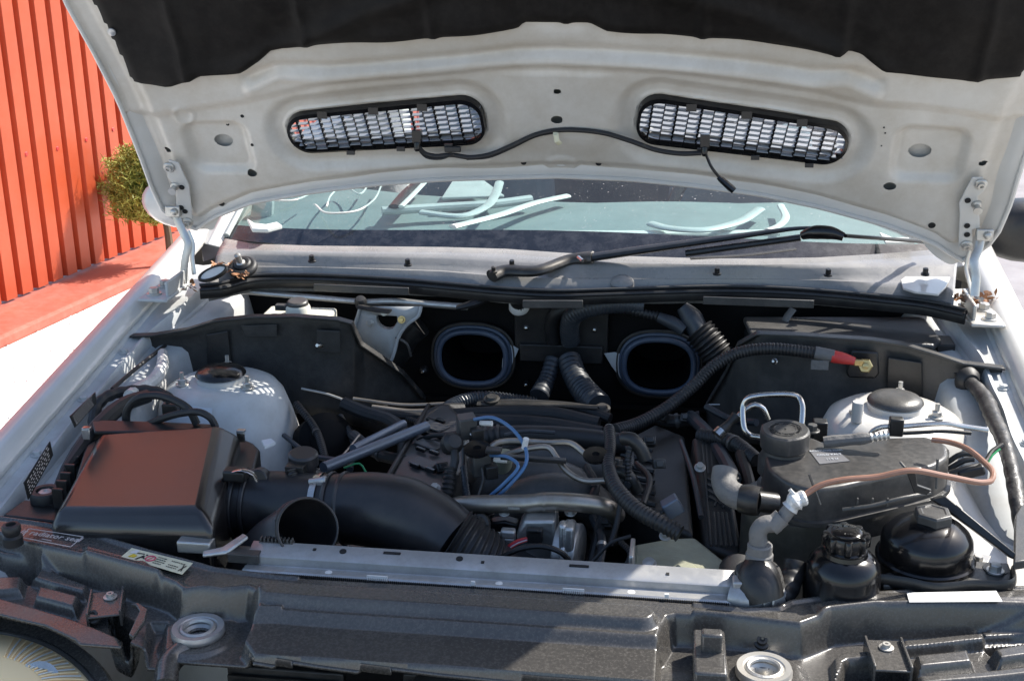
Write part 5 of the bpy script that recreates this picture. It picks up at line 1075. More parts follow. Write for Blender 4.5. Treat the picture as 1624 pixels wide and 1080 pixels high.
# silver cross pipe
cpi = TZ('coolant_pipe', 'thick bare steel pipe crossing the front of the engine above the throttle body', 'pipe', Y(850, 805, .36))
b = MB(); b.tube([Y(712, 815, .40), Y(722, 803, .37), Y(745, 800, .36), Y(840, 798, .352), Y(868, 795, .35), Y(935, 799, .352), Y(962, 805, .36), Y(978, 818, .38)], .0128, 20); b.build('pipe_body', M_PIPE, cpi, smooth=60)
b = MB(); c = Y(864, 796, .35); b.lathe(c, (1, 0, .02), [(.0135, -.002), (.0135, .002)], 20); b.build('pipe_bead', M_PIPE, cpi)
b = MB(); b.box(Y(815, 806, .338), (.016, .002, .003)); b.build('weld_tab', M_ZINC, cpi, smooth=0)
# throttle body and motor
tb = TZ('throttle_body', 'cast aluminium throttle body with a round motor housing behind the radiator', 'throttle body', Y(870, 870, .32))
b = MB(); b.prism([Y(*p, .32) for p in ((820, 845), (832, 826), (880, 826), (884, 900), (815, 900))], (0, .05, 0)); b.build('casting', M_ALU, tb, bevel=.004, bseg=3)
b = MB(); b.lathe(Y(884, 868, .335), (1, -.12, .0), [(.035, 0), (.035, .012), (.038, .013), (.038, .018), (.034, .020), (.034, .030), (.028, .034)], 36, sy=1.25, xa=(0, 0, 1)); b.build('motor_housing', M_ALU, tb, bevel=.0015)
b = MB(); b.box(Y(893, 870, .305), (.010, .02, .078)); b.box(Y(903, 868, .31), (.014, .03, .072)); b.build('motor_cover', M_ALU, tb, bevel=.004)
b = MB(); b.box(Y(848, 848, .312), (.022, .012, .020)); b.box(Y(846, 842, .305), (.014, .004, .006)); b.build('plug', M_BLACK, tb, bevel=.002)
b = MB(); b.box(Y(800, 858, .32), (.03, .02, .02)); b.box(Y(806, 845, .315), (.020, .014, .012)); b.build('side_bracket', M_ALU, tb, bevel=.003)
for k, m in enumerate((M_RED, M_INKR, M_PAPER, M_RED, M_RUBBER)):
    b = MB(); b.tube([Y(838, 852+k*1.5, .308), Y(822, 856+k*2, .302), Y(805, 866+k*2.4, .30), Y(796, 876+k*2.6, .30)], .0014, 6); b.build('wire', m, tb)
b = MB(); b.tube([Y(795, 884, .27), Y(825, 870, .262), Y(860, 866, .262), Y(890, 876, .262), Y(908, 897, .27)], .004, 8); b.build('cable', M_RUBBER, tb)
for px, py, r in ((764, 831, .011), (742, 838, .008)): b = MB(); b.lathe(Y(px, py, .33), (-.4, -1, .4), [(r*1.3, 0), (r*1.3, .006), (r, .008), (r, .020), (r*.6, .020), (r*.5, .012), (.0005, .012)], 18); b.build('socket_bolt', M_DARKMETAL, tb)
b = MB(); b.prism([Y(*p, .36) for p in ((775, 830), (800, 826), (822, 832), (820, 850), (780, 852))], (0, .02, 0)); b.build('dark_flange', M_BLACK, tb, bevel=.003)
# cross hose and bundles at the back of the engine
cable('cross_hose', 'fat dusty black hose crossing the engine behind the solenoids', [Y(716, 700, .60), Y(770, 692, .60), Y(850, 690, .60), Y(930, 695, .60), Y(1000, 705, .60)], .0155, M_RUBBER, 'hose', seg=18)
cable('corrugated_sleeve', 'short corrugated sleeve on the left end of the cross hose', [Y(730, 700, .597), Y(795, 690, .597)], .0165, M_RUBBER, 'hose', corr=.10, pitch=.010, seg=18)
for i, (lab, pts, r) in enumerate((('lowest black hose of the bundle behind the engine', [(690, 668, .72), (760, 668, .72), (860, 672, .72), (955, 688, .70)], .0125), ('middle black hose of the bundle behind the engine', [(705, 660, .75), (780, 655, .76), (870, 655, .76), (950, 672, .74)], .012), ('upper black rail hose ending at a flat bolted lug', [(760, 640, .80), (850, 642, .80), (930, 650, .79), (968, 664, .77)], .009), ('ribbed dark blue conduit arching behind the engine', [(700, 668, .74), (715, 645, .80), (755, 632, .84), (815, 636, .86), (850, 642, .86)], .0125), ('black hose bending down past the left coil cover', [(735, 650, .78), (700, 652, .76), (670, 672, .70), (660, 710, .62)], .012))):
    cable('rear_hose', lab, [Y(*p) for p in pts], r, M_HOSE if i == 3 else M_RUBBER, 'hose', 'hoses bundled behind the engine', corr=.09 if i == 3 else 0, pitch=.006)
for (px, py) in ((780, 634), (955, 649)): b = MB(); b.lathe(Y(px, py, .79), (0, -.2, 1), [(.014, -.003), (.014, .003), (.010, .004), (.008, .008), (.0005, .008)], 18); b.build('rail_lug', M_DARKMETAL, en)
b = MB(); b.tube([Y(757, 640, .785), Y(850, 640, .785), Y(948, 646, .785)], .005, 8, sq=(1.6, .5)); b.build('fuel_rail', M_DARKMETAL, en)
# firewall hoses
cable('firewall_hose', 'smooth black heater hose curving up beside the centre of the firewall', [Y(905, 542, 1.015), Y(903, 520, 1.0), Y(910, 500, .985), Y(935, 488, .975), Y(975, 482, .975), Y(1020, 484, .98)], .0175, M_HOSE, 'hose', corr=.03, pitch=.006, seg=18)
cable('firewall_hose', 'darker heater hose just left of the curving one on the firewall', [Y(878, 542, 1.03), Y(875, 515, 1.02), Y(884, 496, 1.01), Y(905, 486, 1.01)], .014, M_RUBBER, 'hose', seg=16)
cable('bellows_hose', 'large ribbed bellows hose running down from the firewall to the engine', [Y(903, 570, .99), Y(910, 592, .96), Y(925, 618, .92), Y(950, 645, .86)], [.021, .021, .023, .024], M_HOSE, 'hose', corr=.06, pitch=.011, seg=22)
cable('bellows_hose', 'slimmer ribbed hose left of the large bellows hose on the firewall', [Y(877, 570, .99), Y(868, 600, .96), Y(855, 628, .92)], [.014, .015, .018], M_HOSE, 'hose', corr=.05, pitch=.010, seg=18)
b = MB(); b.tube([Y(907, 542, .996), Y(908, 520, .982)], .0012, 6); b.build('hose_stripe', M_GREEN, en)
# sensor elbow and bellows right of the firewall
se = TZ('heater_valve', 'dark jointed hose elbows above the right firewall opening', 'hose elbow', Y(1090, 510, .98))
b = MB(); b.tube([Y(985, 488, .97), Y(1020, 497, .97), Y(1050, 503, .97)], .008, 12, corr=.12, pitch=.007); b.build('ribbed_tube', M_RUBBER, se)
b = MB(); b.tube([Y(1045, 503, .965), Y(1070, 514, .955), Y(1085, 524, .95)], [.009, .012, .012], 14); b.build('joint', M_HOSE, se)
b = MB(); b.tube([Y(1082, 486, .97), Y(1095, 502, .965), Y(1105, 520, .955), Y(1120, 545, .94)], [.012, .020, .018, .022], 18); b.build('elbow', M_HOSE, se)
b = MB(); b.tube([Y(1108, 524, .95), Y(1125, 545, .94), Y(1145, 572, .93)], .027, 20, corr=.09, pitch=.008); b.build('bellows', M_RUBBER, se)
# air box of the cabin filter behind the right bulkhead
cf = TZ('cabin_filter_box', 'flat black cabin filter housing behind the right bulkhead panel', 'filter housing', Y(1310, 530, .93))
b = MB(); b.prism([Z(*p, .075) for p in ((1178, 512), (1465, 512), (1492, 548), (1480, 558), (1190, 540))], (0, 0, .012)); b.build('housing_lid', M_GREYPL, cf, bevel=.004)
b = MB(); b.prism([Z(*p, .074) for p in ((1180, 520), (1462, 520), (1488, 556), (1192, 538))], (0, 0, -.09)); b.build('housing_body', M_BLACK, cf, bevel=.004)
b = MB(); b.box(Z(1496, 548, .07), (.03, .05, .02)); b.build('housing_latch', M_BLACK, cf, bevel=.002)
b = MB(); b.tube([Y(1258, 490, .98), Y(1250, 500, .975), Y(1243, 512, .97)], .010, 8, sq=(1, .3)); b.build('housing_strap', M_GREYTAPE, cf)
b = MB(); b.lathe(Y(823, 483, .98), (0, -.5, 1), [(.012, .012), (.018, .004), (.019, -.008), (.017, -.012)], 24); wpv = T('wiper_spindle', 'white-ringed wiper spindle under the middle of the cowl', 'spindle', b, M_PAPER)
b = MB(); b.lathe(Y(823, 480, .975), (0, -.5, 1), [(.016, -.006), (.015, .008), (.006, .012)], 20); b.build('spindle_nut', M_BLACK, wpv)

# ---- small engine fittings
def soln(px, py, y, lab):
    t = TZ('solenoid', lab, 'solenoid', Y(px, py, y)); c = Y(px, py, y); ax = (V3(.93, .35, .05).normalized(), V3(-.35, .93, 0).normalized(), V3(0, 0, 1)); b = MB(); b.box(c, (.026, .028, .032), ax); b.build('solenoid_box', M_GREYPL, t, bevel=.002)
    b = MB(); b.box(c+V3(.017, -.012, -.006), (.018, .018, .020), ax); b.build('solenoid_plug', M_BLACK, t, bevel=.002)
    b = MB(); b.tube([c+V3(.02, 0, .006), c+V3(.038, -.004, .008)], .004, 8); b.build('nozzle', M_PAPER, t); return t
soln(740, 676, .47, 'upper small grey solenoid box with a blue tube leaving it'); soln(762, 734, .43, 'lower small grey solenoid box under the flat ringed bracket')
cable('blue_vacuum_tube', 'blue vacuum tube arching from the upper solenoid down towards the crossing steel pipe', [Y(752, 665, .46), Y(780, 662, .45), Y(812, 680, .43), Y(833, 710, .41), Y(834, 735, .39), Y(812, 765, .37), Y(786, 790, .375), Y(752, 825, .39)], .0027, M_BLUE, 'tube')
cable('blue_vacuum_tube', 'blue vacuum tube running beside the arched one to the left of the manifold', [Y(778, 722, .42), Y(806, 725, .40), Y(822, 740, .38), Y(800, 766, .37), Y(772, 791, .375), Y(742, 822, .39)], .0025, M_BLUE, 'tube')
b = MB(); b.lathe(Y(833, 703, .412), (.2, -.1, 1), [(.0042, -.008), (.0042, .008)], 10); T('tube_joint', 'white joint on the arched blue vacuum tube', 'joint', b, M_PAPER)
cable('white_wire', 'short pale wire hanging from the upper solenoid', [Y(746, 688, .455), Y(754, 694, .45), Y(756, 705, .45), Y(752, 714, .455)], .0015, M_PAPER, 'wire')
cable('dark_wire', 'thin wire dropping from the lower solenoid behind the steel pipe', [Y(764, 742, .41), Y(766, 760, .40), Y(757, 790, .38)], .0018, M_DARKMETAL, 'wire')
fb2 = TZ('ring_bracket', 'flat black bar with a ring plate at each end lying over the manifold', 'bracket', Y(850, 725, .46))
for px, py, r in ((757, 712, .019), (945, 722, .018)):
    c = Y(px, py, .42); b = MB(); b.lathe(c, (0, -.25, 1), [(r, -.002), (r, .002), (r*.3, .0025), (r*.28, -.001)], 26); b.build('ring_plate', M_GLOSS, fb2)
b = MB(); b.box((Y(792, 724, .415)+Y(900, 731, .415))/2, (.092, .010, .006), ((Y(900, 731, .415)-Y(792, 724, .415)).normalized(), V3(0, 1, 0), V3(0, 0, 1))); b.box(Y(783, 714, .417), (.022, .016, .006)); b.build('bar', M_BLACK, fb2, bevel=.001)
cable('thin_steel_pipe', 'thin bent steel fuel pipe looping over the manifold, upper one', [Y(772, 726, .44), Y(782, 706, .45), Y(800, 700, .46), Y(870, 702, .46), Y(905, 703, .46), Y(928, 720, .45)], .0048, M_PIPE, 'pipe')
cable('thin_steel_pipe', 'thin bent steel pipe curving down to the right over the manifold', [Y(800, 722, .44), Y(840, 711, .44), Y(870, 710, .44), Y(882, 725, .43), Y(900, 748, .41), Y(925, 762, .40), Y(962, 762, .40)], .0045, M_PIPE, 'pipe')
ig = TZ('sensor_boot', 'round ribbed black boot with a stalk beside the left coil cover', 'connector', Y(717, 705, .44))
b = MB(); c = Y(716, 704, .44); b.lathe(c, (.5, -.6, .6), [(.006, -.018), (.013, -.012), (.0165, 0), (.0155, .008), (.010, .014), (.0005, .015)], 22); b.build('boot', M_RUBBER, ig)
b = MB(); b.tube([c, Y(722, 725, .42), Y(714, 760, .40)], .006, 10); b.tube([Y(714, 742, .405), Y(709, 785, .38)], .0085, 12, corr=.14, pitch=.007); b.build('ribbed_stalk', M_RUBBER, ig)
b = MB(); b.tube([Y(709, 782, .38), Y(706, 815, .36)], .005, 8); b.build('stalk_cable', M_RUBBER, ig)
cable('dip_tube', 'straight dark tube standing behind the ringed bracket', [Y(736, 705, .50), Y(737, 790, .42)], .004, M_BLACK, 'tube')
cable('corrugated_conduit', 'thick black corrugated conduit snaking down over the right coil cover', [Y(966, 680, .50), Y(968, 705, .46), Y(965, 740, .40), Y(978, 775, .35), Y(1010, 808, .31), Y(1045, 828, .29), Y(1078, 846, .28)], [.008, .008, .009, .0105, .011, .011], M_RUBBER, 'conduit', corr=.07, pitch=.006, seg=16)
b = MB(); b.lathe(Y(966, 679, .50), (0, -.2, 1), [(.006, -.006), (.006, .004), (.001, .005)], 12); T('conduit_end', 'pale end cap on top of the thick corrugated conduit', 'cap', b, M_GREYTAPE)
for (px, py, s_, lab) in ((1002, 700, 1, 'upper black sensor plug right of the thick conduit'), (990, 752, .9, 'lower black sensor plug right of the thick conduit')):
    t = TZ('sensor_plug', lab, 'connector', Y(px, py, .44)); c = Y(px, py, .44)
    b = MB(); b.tube([c+V3(-.012, 0, .004), c+V3(0, -.006, .006), c+V3(.012, -.008, -.006), c+V3(.020, -.01, -.022)], .010*s_, 12); b.build('plug_body', M_BLACK, t)
    b = MB(); b.tube([c+V3(0, -.005, 0), c+V3(-.004, -.02, -.02), c+V3(-.002, -.03, -.045)], .0045, 8, corr=.15, pitch=.005); b.build('wire_sleeve', M_RUBBER, t)
b = MB(); b.box(Y(1066, 803, .33), (.024, .02, .022), (V3(.8, .2, .5).normalized(), V3(-.2, 1, 0).normalized(), V3(-.5, 0, .8).normalized())); T('grey_relay', 'small blue-grey block with a round boss on the right coil cover', 'relay', b, M_STRUT, bevel=.002)
cable('relay_wire', 'thin ribbed wire leading left from the blue-grey block', [Y(1062, 806, .325), Y(1045, 815, .32), Y(1030, 825, .32)], .003, M_RUBBER, 'wire', corr=.1, pitch=.004)
for k, (lab, pts, r) in enumerate((('dark wire dropping between the throttle body and the conduit', [(985, 790, .36), (978, 830, .34), (968, 865, .32)], .004), ('dark hose standing right of the throttle motor', [(958, 800, .40), (948, 850, .36), (935, 900, .33)], .007), ('thin wire curling left of the olive casting', [(1000, 850, .30), (970, 860, .29), (940, 890, .28)], .0025))):
    cable('engine_wire', lab, [Y(*p) for p in pts], r, M_RUBBER, 'wire')
# timing cover casting
oc = TZ('timing_cover', 'olive-grey oxidised casting in front of the right bank with sunlit patches', 'engine cover', Y(1070, 890, .25))
b = MB(); b.prism([Z(*p, -.028) for p in ((1003, 862), (1060, 852), (1103, 850), (1166, 900), (1178, 930), (1000, 930))], (0, 0, -.020)); b.build('casting', M_YELLOWISH, oc, bevel=.007, bseg=3)
b = MB(); b.prism([Z(*p, -.046) for p in ((1006, 868), (1098, 858), (1160, 925), (1003, 925))], (0, 0, -.086)); b.build('casting_wall', M_YELLOWISH, oc, bevel=.004)
b = MB(); b.prism([Z(*p, -.022) for p in ((1058, 905), (1075, 892), (1100, 892), (1125, 915), (1120, 930), (1055, 930))], (0, 0, -.010)); b.build('raised_pad', M_YELLOWISH, oc, bevel=.004)
b = MB(); b.lathe(Z(1030, 897, -.028), (-.2, -.4, 1), [(.010, 0), (.010, .003), (.008, .004), (.008, .008), (.006, .008), (.0005, .009)], 20); b.build('bolt_cap', M_ZINC, oc)
b = MB(); b.box(Y(1002, 895, .235), (.006, .05, .05)); b.build('gasket', M_ALU, oc, bevel=.002)

# ================================================================== RIGHT SIDE
# positive cable
pc = TZ('battery_cable', 'thick ribbed black battery cable with a red boot across the right bulkhead', 'cable', Y(1250, 560, .79))
b = MB(); b.tube([Y(975, 682, .62), Y(1010, 672, .66), Y(1055, 648, .70), Y(1100, 612, .74), Y(1130, 582, .76), Y(1170, 560, .775), Y(1215, 553, .78), Y(1262, 556, .78), Y(1294, 560, .78)], .0098, 16, corr=.07, pitch=.0055); b.build('conduit', M_RUBBER, pc)
b = MB(); b.tube([Y(1292, 559, .778), Y(1322, 565, .776)], .0105, 14); b.box(Y(1300, 579, .77), (.028, .002, .016)); b.build('cable_label', M_GREYTAPE, pc, bevel=.0006)
b = MB(); b.tube([Y(1319, 565, .776), Y(1340, 569, .774), Y(1355, 573, .773)], [.0105, .0095, .0065], 14); b.build('red_boot', M_RED, pc)
b = MB(); b.box(Y(1362, 575, .772), (.016, .006, .011)); b.build('cable_lug', M_BRASS, pc, bevel=.0015)
b = MB(); c = Y(1372, 580, .776); b.lathe(c, V3(-.1, -1, .25), [(.0125, -.004), (.0125, .002), (.0105, .004)], 6); b.lathe(c+V3(0, -.006, .0015), V3(-.1, -1, .25), [(.0055, 0), (.005, .004), (.0005, .005)], 14); b.build('terminal_nut', M_BRASS, pc)
b = MB(); b.prism([Y(*p, .803) for p in ((1350, 553), (1392, 556), (1394, 590), (1388, 598), (1345, 597), (1341, 588))], (0, -.008, 0)); b.build('terminal_base', M_BLACK, BR, bevel=.003)
# brake line square loop
bl = TZ('square_pipe_loop', 'bare steel pipe bent into a square loop beside the coolant tank cap', 'pipe', Y(1225, 660, .50))
b = MB(); b.tube([Y(1208, 694, .47), Y(1192, 691, .48), Y(1182, 684, .48), Y(1178, 664, .49), Y(1179, 642, .50), Y(1186, 632, .50), Y(1200, 628, .50), Y(1255, 626, .50), Y(1266, 630, .50), Y(1272, 642, .49), Y(1271, 680, .47)], .0042, 12, step=.003); b.build('loop', M_STEEL, bl)
b = MB(); b.tube([Y(1218, 665, .52), Y(1210, 648, .52), Y(1198, 642, .52), Y(1185, 648, .52), Y(1165, 665, .51)], .0042, 12); b.build('loop_tail', M_STEEL, bl)
b = MB(); a_, e_ = Y(1168, 660, .51), Y(1138, 690, .49); b.tube([a_.lerp(e_, t) for t in (0, .3, .31, .45, .46, .7, .71, 1)], [.0085, .0085, .006, .006, .0075, .0075, .009, .009], 14, raw=True); b.build('hose_end', M_DARKMETAL, bl); b = MB(); b.lathe(e_.lerp(a_, .08), a_-e_, [(.0095, -.004), (.0095, .006)], 14, cap=False); b.build('end_ferrule', M_STEEL, bl)
# brake lines with a clip over the right tower
hl2 = TZ('brake_line', 'silver brake line with a black clip crossing in front of the right strut tower', 'pipe', Y(1440, 680, .5))
b = MB(); b.tube([Y(1376, 695, .50), Y(1385, 683, .50), Y(1398, 677, .50), Y(1430, 676, .50), Y(1500, 672, .50), Y(1525, 676, .50), Y(1567, 682, .50)], .0036, 10); b.build('upper_line', M_STEEL, hl2)
b = MB(); b.tube([Y(1395, 688, .50), Y(1450, 686, .505), Y(1500, 684, .505), Y(1540, 687, .505)], .003, 8); b.build('lower_line', M_RUBBER, hl2)
b = MB(); b.box(Y(1421, 676, .492), (.019, .016, .026)); b.build('line_clip', M_BLACK, hl2, bevel=.002)
# coolant tank
ct = TZ('coolant_tank', 'large grey-black coolant expansion tank with a ribbed round cap', 'coolant tank', Y(1300, 800, .35))
zt = .085
topo = [Z(*p, zt) for p in ((1212, 712), (1216, 740), (1250, 766), (1292, 776), (1336, 770), (1482, 738), (1506, 724), (1503, 704), (1470, 691), (1407, 693), (1313, 703), (1283, 690), (1240, 686))]
def ringat(pts, dz, gr=0):
    c = sum(pts, Vector())/len(pts); return [p+(p-c).normalized()*gr+V3(0, 0, dz) for p in pts]
def roundpoly(P, rs, n=7):
    o = []; N_ = len(P)
    for i in range(N_):
        a, p, c = P[i-1], P[i], P[(i+1) % N_]; r_i = rs.get(i, .008); d1 = (a-p); d2 = (c-p); r_i = min(r_i, d1.length*.48, d2.length*.48); q1 = p+d1.normalized()*r_i; q2 = p+d2.normalized()*r_i
        o += [q1*(1-t)**2+p*2*t*(1-t)+q2*t*t for t in [k/n for k in range(n+1)]]
    return o
ts_ = roundpoly(topo, {2: .03, 1: .02, 3: .03, 6: .014, 7: .012})
def ringat(pts, dz, gr=0):
    n = len(pts); ar = sum(pts[i].x*pts[(i+1) % n].y-pts[(i+1) % n].x*pts[i].y for i in range(n)); sg = 1 if ar > 0 else -1; o = []
    for i in range(n): t = (pts[(i+1) % n]-pts[i-1]).normalized(); o.append(pts[i]+Vector((t.y, -t.x, 0))*sg*gr+V3(0, 0, dz))
    return o
b = MB(); b.loft([ringat(ts_, 0, -.007), ringat(ts_, -.0006, -.0035), ringat(ts_, -.0022, -.0012), ringat(ts_, -.006, 0), ringat(ts_, -.022, .001), ringat(ts_, -.045, .002), ringat(ts_, -.046, .007), ringat(ts_, -.052, .007), ringat(ts_, -.053, .001), ringat(ts_, -.085, 0)]); TK = b.build('tank_top', M_TANK, ct, smooth=50)
cy_ = Y(1285, 800, .34); cc0 = V3(Z(1285, 760, zt).x-.004, Z(1285, 760, zt).y+.045, 0)
b = MB(); b.lathe((cc0.x-.004, cc0.y, -.20), (0, 0, 1), [(.066, 0), (.072, .01), (.074, .05), (.074, .215), (.077, .225), (.077, .232)], 44, sx=1, sy=1); b.build('tank_barrel', mat('translucent_tank_plastic', (.060, .058, .048), .35, 0, dust=.2, dscale=20), ct, smooth=50)
b = MB(); b.prism([Z(*p, -.02) for p in ((1330, 800), (1490, 760), (1500, 770), (1495, 800), (1340, 850))], (0, 0, .06)); b.build('tank_belly', M_TANK, ct, bevel=.008, bseg=3)
ck = Z(1245, 694, .105); b = MB(); b.lathe((ck.x, ck.y, .055), (0, 0, 1), [(.034, 0), (.034, .02), (.029, .030), (.029, .045)], 32); b.build('filler_neck', M_TANK, ct)
kn = lambda a, h: 1+(.05 if (math.degrees(a) % 120) < 9 else 0)
b = MB(); b.lathe((ck.x, ck.y, .092), (-.02, -.06, 1), [(.031, 0), (.0325, .002), (.0330, .020), (.0320, .0245), (.0295, .0265), (.022, .0262), (.0215, .0255), (.0005, .0258)], 72, rfun=kn); CAP = b.build('tank_cap', M_GREYPL, ct, smooth=30)
cax = V3(-.02, -.06, 1).normalized(); ccen = V3(ck.x, ck.y, .092)+cax*.0266
b = MB(); b.ring(ccen, cax, .0215, .0004, 40, 4); b.ring(ccen, cax, .0145, .0004, 40, 4)
msg = "OPEN ONLY WHEN COOL . NUR BEI KALTEM MOTOR OEFFNEN . "
for i, ch in enumerate(msg):
    if ch == ' ': continue
    a = math.pi/2-2*math.pi*i/len(msg); r_d = V3(math.cos(a), math.sin(a), 0); text(b, ch, .0046, ccen+r_d*.018, V3(math.sin(a), -math.cos(a), 0), r_d, .0004)
text(b, "2", .005, ccen, V3(1, 0, 0), V3(0, 1, 0), .0004); b.build('cap_lettering', M_BLACK, CAP, smooth=0)
tl = [Z(*p, zt+.0016) for p in ((1283, 713), (1325, 711), (1348, 730), (1300, 735))]
b = MB(); b.prism([p-V3(0, 0, .0012) for p in tl], (0, 0, .0006)); lb = b.build('tank_label', mat('grey_label', (.16, .16, .17), .45), ct, smooth=0)
b = MB(); xd = tl[1]-tl[0]; yd = tl[0]-tl[3]
for i, t_ in enumerate(("ACHTUNG MAX", "COLD KALT", "| | II LI")): text(b, t_, .0062, tl[3].lerp(tl[2], .5)+(tl[0]-tl[3])*(.82-.30*i)+V3(0, 0, .0002), xd, yd, .0002)
b.build('label_print', M_FADED, lb, smooth=0)
hexbolt(Z(1288, 684, .09), (0, 0, 1), .007, .010, M_GREYPL, ct, 'tank_screw')
for px, py, z in ((1319, 806, .035), (1470, 778, .04)):
    c = Z(px, py, z); b = MB(); b.lathe(c-V3(0, 0, .006), (0, 0, 1), [(.019, 0), (.019, .006)], 22, sx=1.2, xa=(1, 0, 0)); o = b.build('tank_tab', M_GREYPL, ct, bevel=.001); hexbolt(c, (0, 0, 1), .0075, .009, M_ZINC, ct)
for px0, py0, px1, py1 in ((1283, 752, 1301, 800), (1487, 728, 1485, 775), (1428, 733, 1436, 742)):
    b = MB(); b.tube([Y(px0, py0, .235 if px0 < 1400 else .30), Y(px1, py1, .228 if px0 < 1400 else .29)], .0018, 6); b.build('moulding_rib', M_GREYPL, ct)
b = MB(); b.tube([Y(1336, 808, .22), Y(1380, 802, .22), Y(1430, 790, .23), Y(1475, 782, .25)], .0026, 8); b.build('tank_flange', M_GREYPL, ct)
for px in (1360, 1384, 1408): b = MB(); b.box(Y(px, 796, .225), (.002, .004, .010)); b.build('flange_rib', M_GREYPL, ct, smooth=0)
b = MB(); b.prism([Y(*p, .23) for p in ((1438, 750), (1445, 746), (1453, 752), (1455, 770), (1478, 778), (1470, 785), (1450, 782))], (0, .006, 0)); b.build('hose_holder', M_BLACK, ct, bevel=.001)
b = MB(); b.box(Z(1300, 682, .075), (.02, .02, .03)); T('small_black_block', 'small black connector block behind the coolant tank near the tower', 'connector', b, M_BLACK, bevel=.002)
# brown overflow tube
cable('brown_overflow_tube', 'long brown rubber tube looping round the coolant tank', [Y(1274, 786, .205), Y(1300, 770, .21), Y(1335, 761, .215), Y(1390, 756, .22), Y(1445, 746, .225), Y(1500, 755, .235), Y(1555, 765, .25), Y(1572, 762, .26), Y(1575, 752, .27), Y(1560, 732, .33), Y(1535, 712, .36), Y(1505, 701, .39), Y(1478, 697, .40)], .0037, M_COPPER, 'tube', step=.004)
ta = TZ('taped_hose', 'hose joint wrapped in silver tape at the left end of the brown tube', 'hose', Y(1250, 800, .2))
b = MB(); b.tube([Y(1278, 788, .203), Y(1262, 795, .20), Y(1252, 806, .198)], [.008, .0115, .0095], 12, corr=.12, pitch=.011); b.build('silver_tape', M_TAPE, ta, smooth=20); b = MB(); b.tube([Y(1252, 776, .20), Y(1264, 790, .198)], .0025, 6); b.build('clamp_ear', M_TAPE, ta)
b = MB(); b.tube([Y(1255, 803, .199), Y(1238, 824, .195), Y(1222, 832, .192)], .0086, 16); b.build('hose', M_GREYTAPE, ta)
b = MB(); b.lathe(Y(1232, 827, .193), (Y(1255, 803, .199)-Y(1222, 832, .192)), [(.0112, -.010), (.0118, -.003), (.0112, -.001), (.0112, .008)], 20); b.build('hose_collar', M_GREYTAPE, ta)
el_ = TZ('grey_hose_elbow', 'dull grey elbow joint standing on the radiator hose connector', 'hose elbow', Y(1208, 860, .19))
b = MB(); b.tube([Y(1226, 830, .192), Y(1212, 832, .19), Y(1203, 842, .188), Y(1203, 866, .186)], .0108, 20, step=.003); b.build('elbow', M_GREYTAPE, el_)
b = MB(); b.lathe(Y(1204, 885, .186), (0, 0, 1), [(.0165, -.006), (.0165, .006), (.015, .008), (.015, .018), (.013, .020)], 24); b.build('elbow_collar', M_GREYTAPE, el_)
rh = TZ('radiator_hose', 'bulky ribbed radiator hose connector at the right end of the radiator', 'hose', Y(1200, 920, .17))
b = MB(); b.tube([Y(1202, 896, .188), Y(1203, 912, .175), Y(1204, 932, .165), Y(1208, 950, .16)], [.019, .0255, .028, .027], 32); b.build('connector_body', M_BLACK, rh)
for py, r in ((906, .0265), (914, .0285), (923, .0300), (934, .0302)): b = MB(); b.lathe(Y(1203, py, .178), (.02, -.15, 1), [(r, -.002), (r+.001, 0), (r, .002)], 40); b.build('connector_rib', M_GREYPL, rh)
b = MB(); b.tube([Y(1170, 905, .24), Y(1172, 930, .20), Y(1185, 960, .17)], .024, 20); b.build('hose_bend', M_RUBBER, rh)
b = MB(); b.tube([Y(1262, 890, .22), Y(1258, 910, .21), Y(1248, 935, .19), Y(1235, 955, .17)], .014, 18, corr=.05, pitch=.016); T('lower_hose', 'dark jointed hose between the radiator connector and the small reservoir', 'hose', b, M_RUBBER)
cn_ = TZ('coolant_hose_elbow', 'sunlit grey elbow hose with a black quick connector left of the coolant tank', 'hose elbow', Y(1165, 775, .30))
b = MB(); b.tube([Y(1150, 745, .33), Y(1148, 760, .32), Y(1155, 778, .30), Y(1172, 788, .29), Y(1185, 792, .285)], .0165, 22, step=.003); b.build('elbow', M_GREYTAPE, cn_)
b = MB(); b.ring(Y(1150, 757, .322), (0, .3, 1), .0168, .0012, 24, 6); b.build('elbow_seam', M_GREYPL, cn_)
b = MB(); b.tube([Y(1174, 790, .287), Y(1205, 795, .28)], [.0175, .0195, .0195, .018], 22); b.build('quick_connector', M_BLACK, cn_)
b = MB(); b.tube([Y(1200, 794, .282), Y(1230, 798, .29)], .0135, 18); b.build('tank_spigot', M_BLACK, cn_)
cable('return_hose', 'pale jointed hose lying along the back edge of the coolant tank', [Y(1306, 701, .42), Y(1340, 698, .42), Y(1370, 695, .42), Y(1382, 694, .42)], [.0075, .0085, .008, .0075, .009, .006], M_GREYTAPE, 'hose')
cable('return_hose', 'short metal hose barb at the right end of the pale jointed hose', [Y(1380, 694, .42), Y(1400, 691, .42), Y(1410, 690, .42)], .006, M_ZINC, 'hose', corr=.15, pitch=.006)
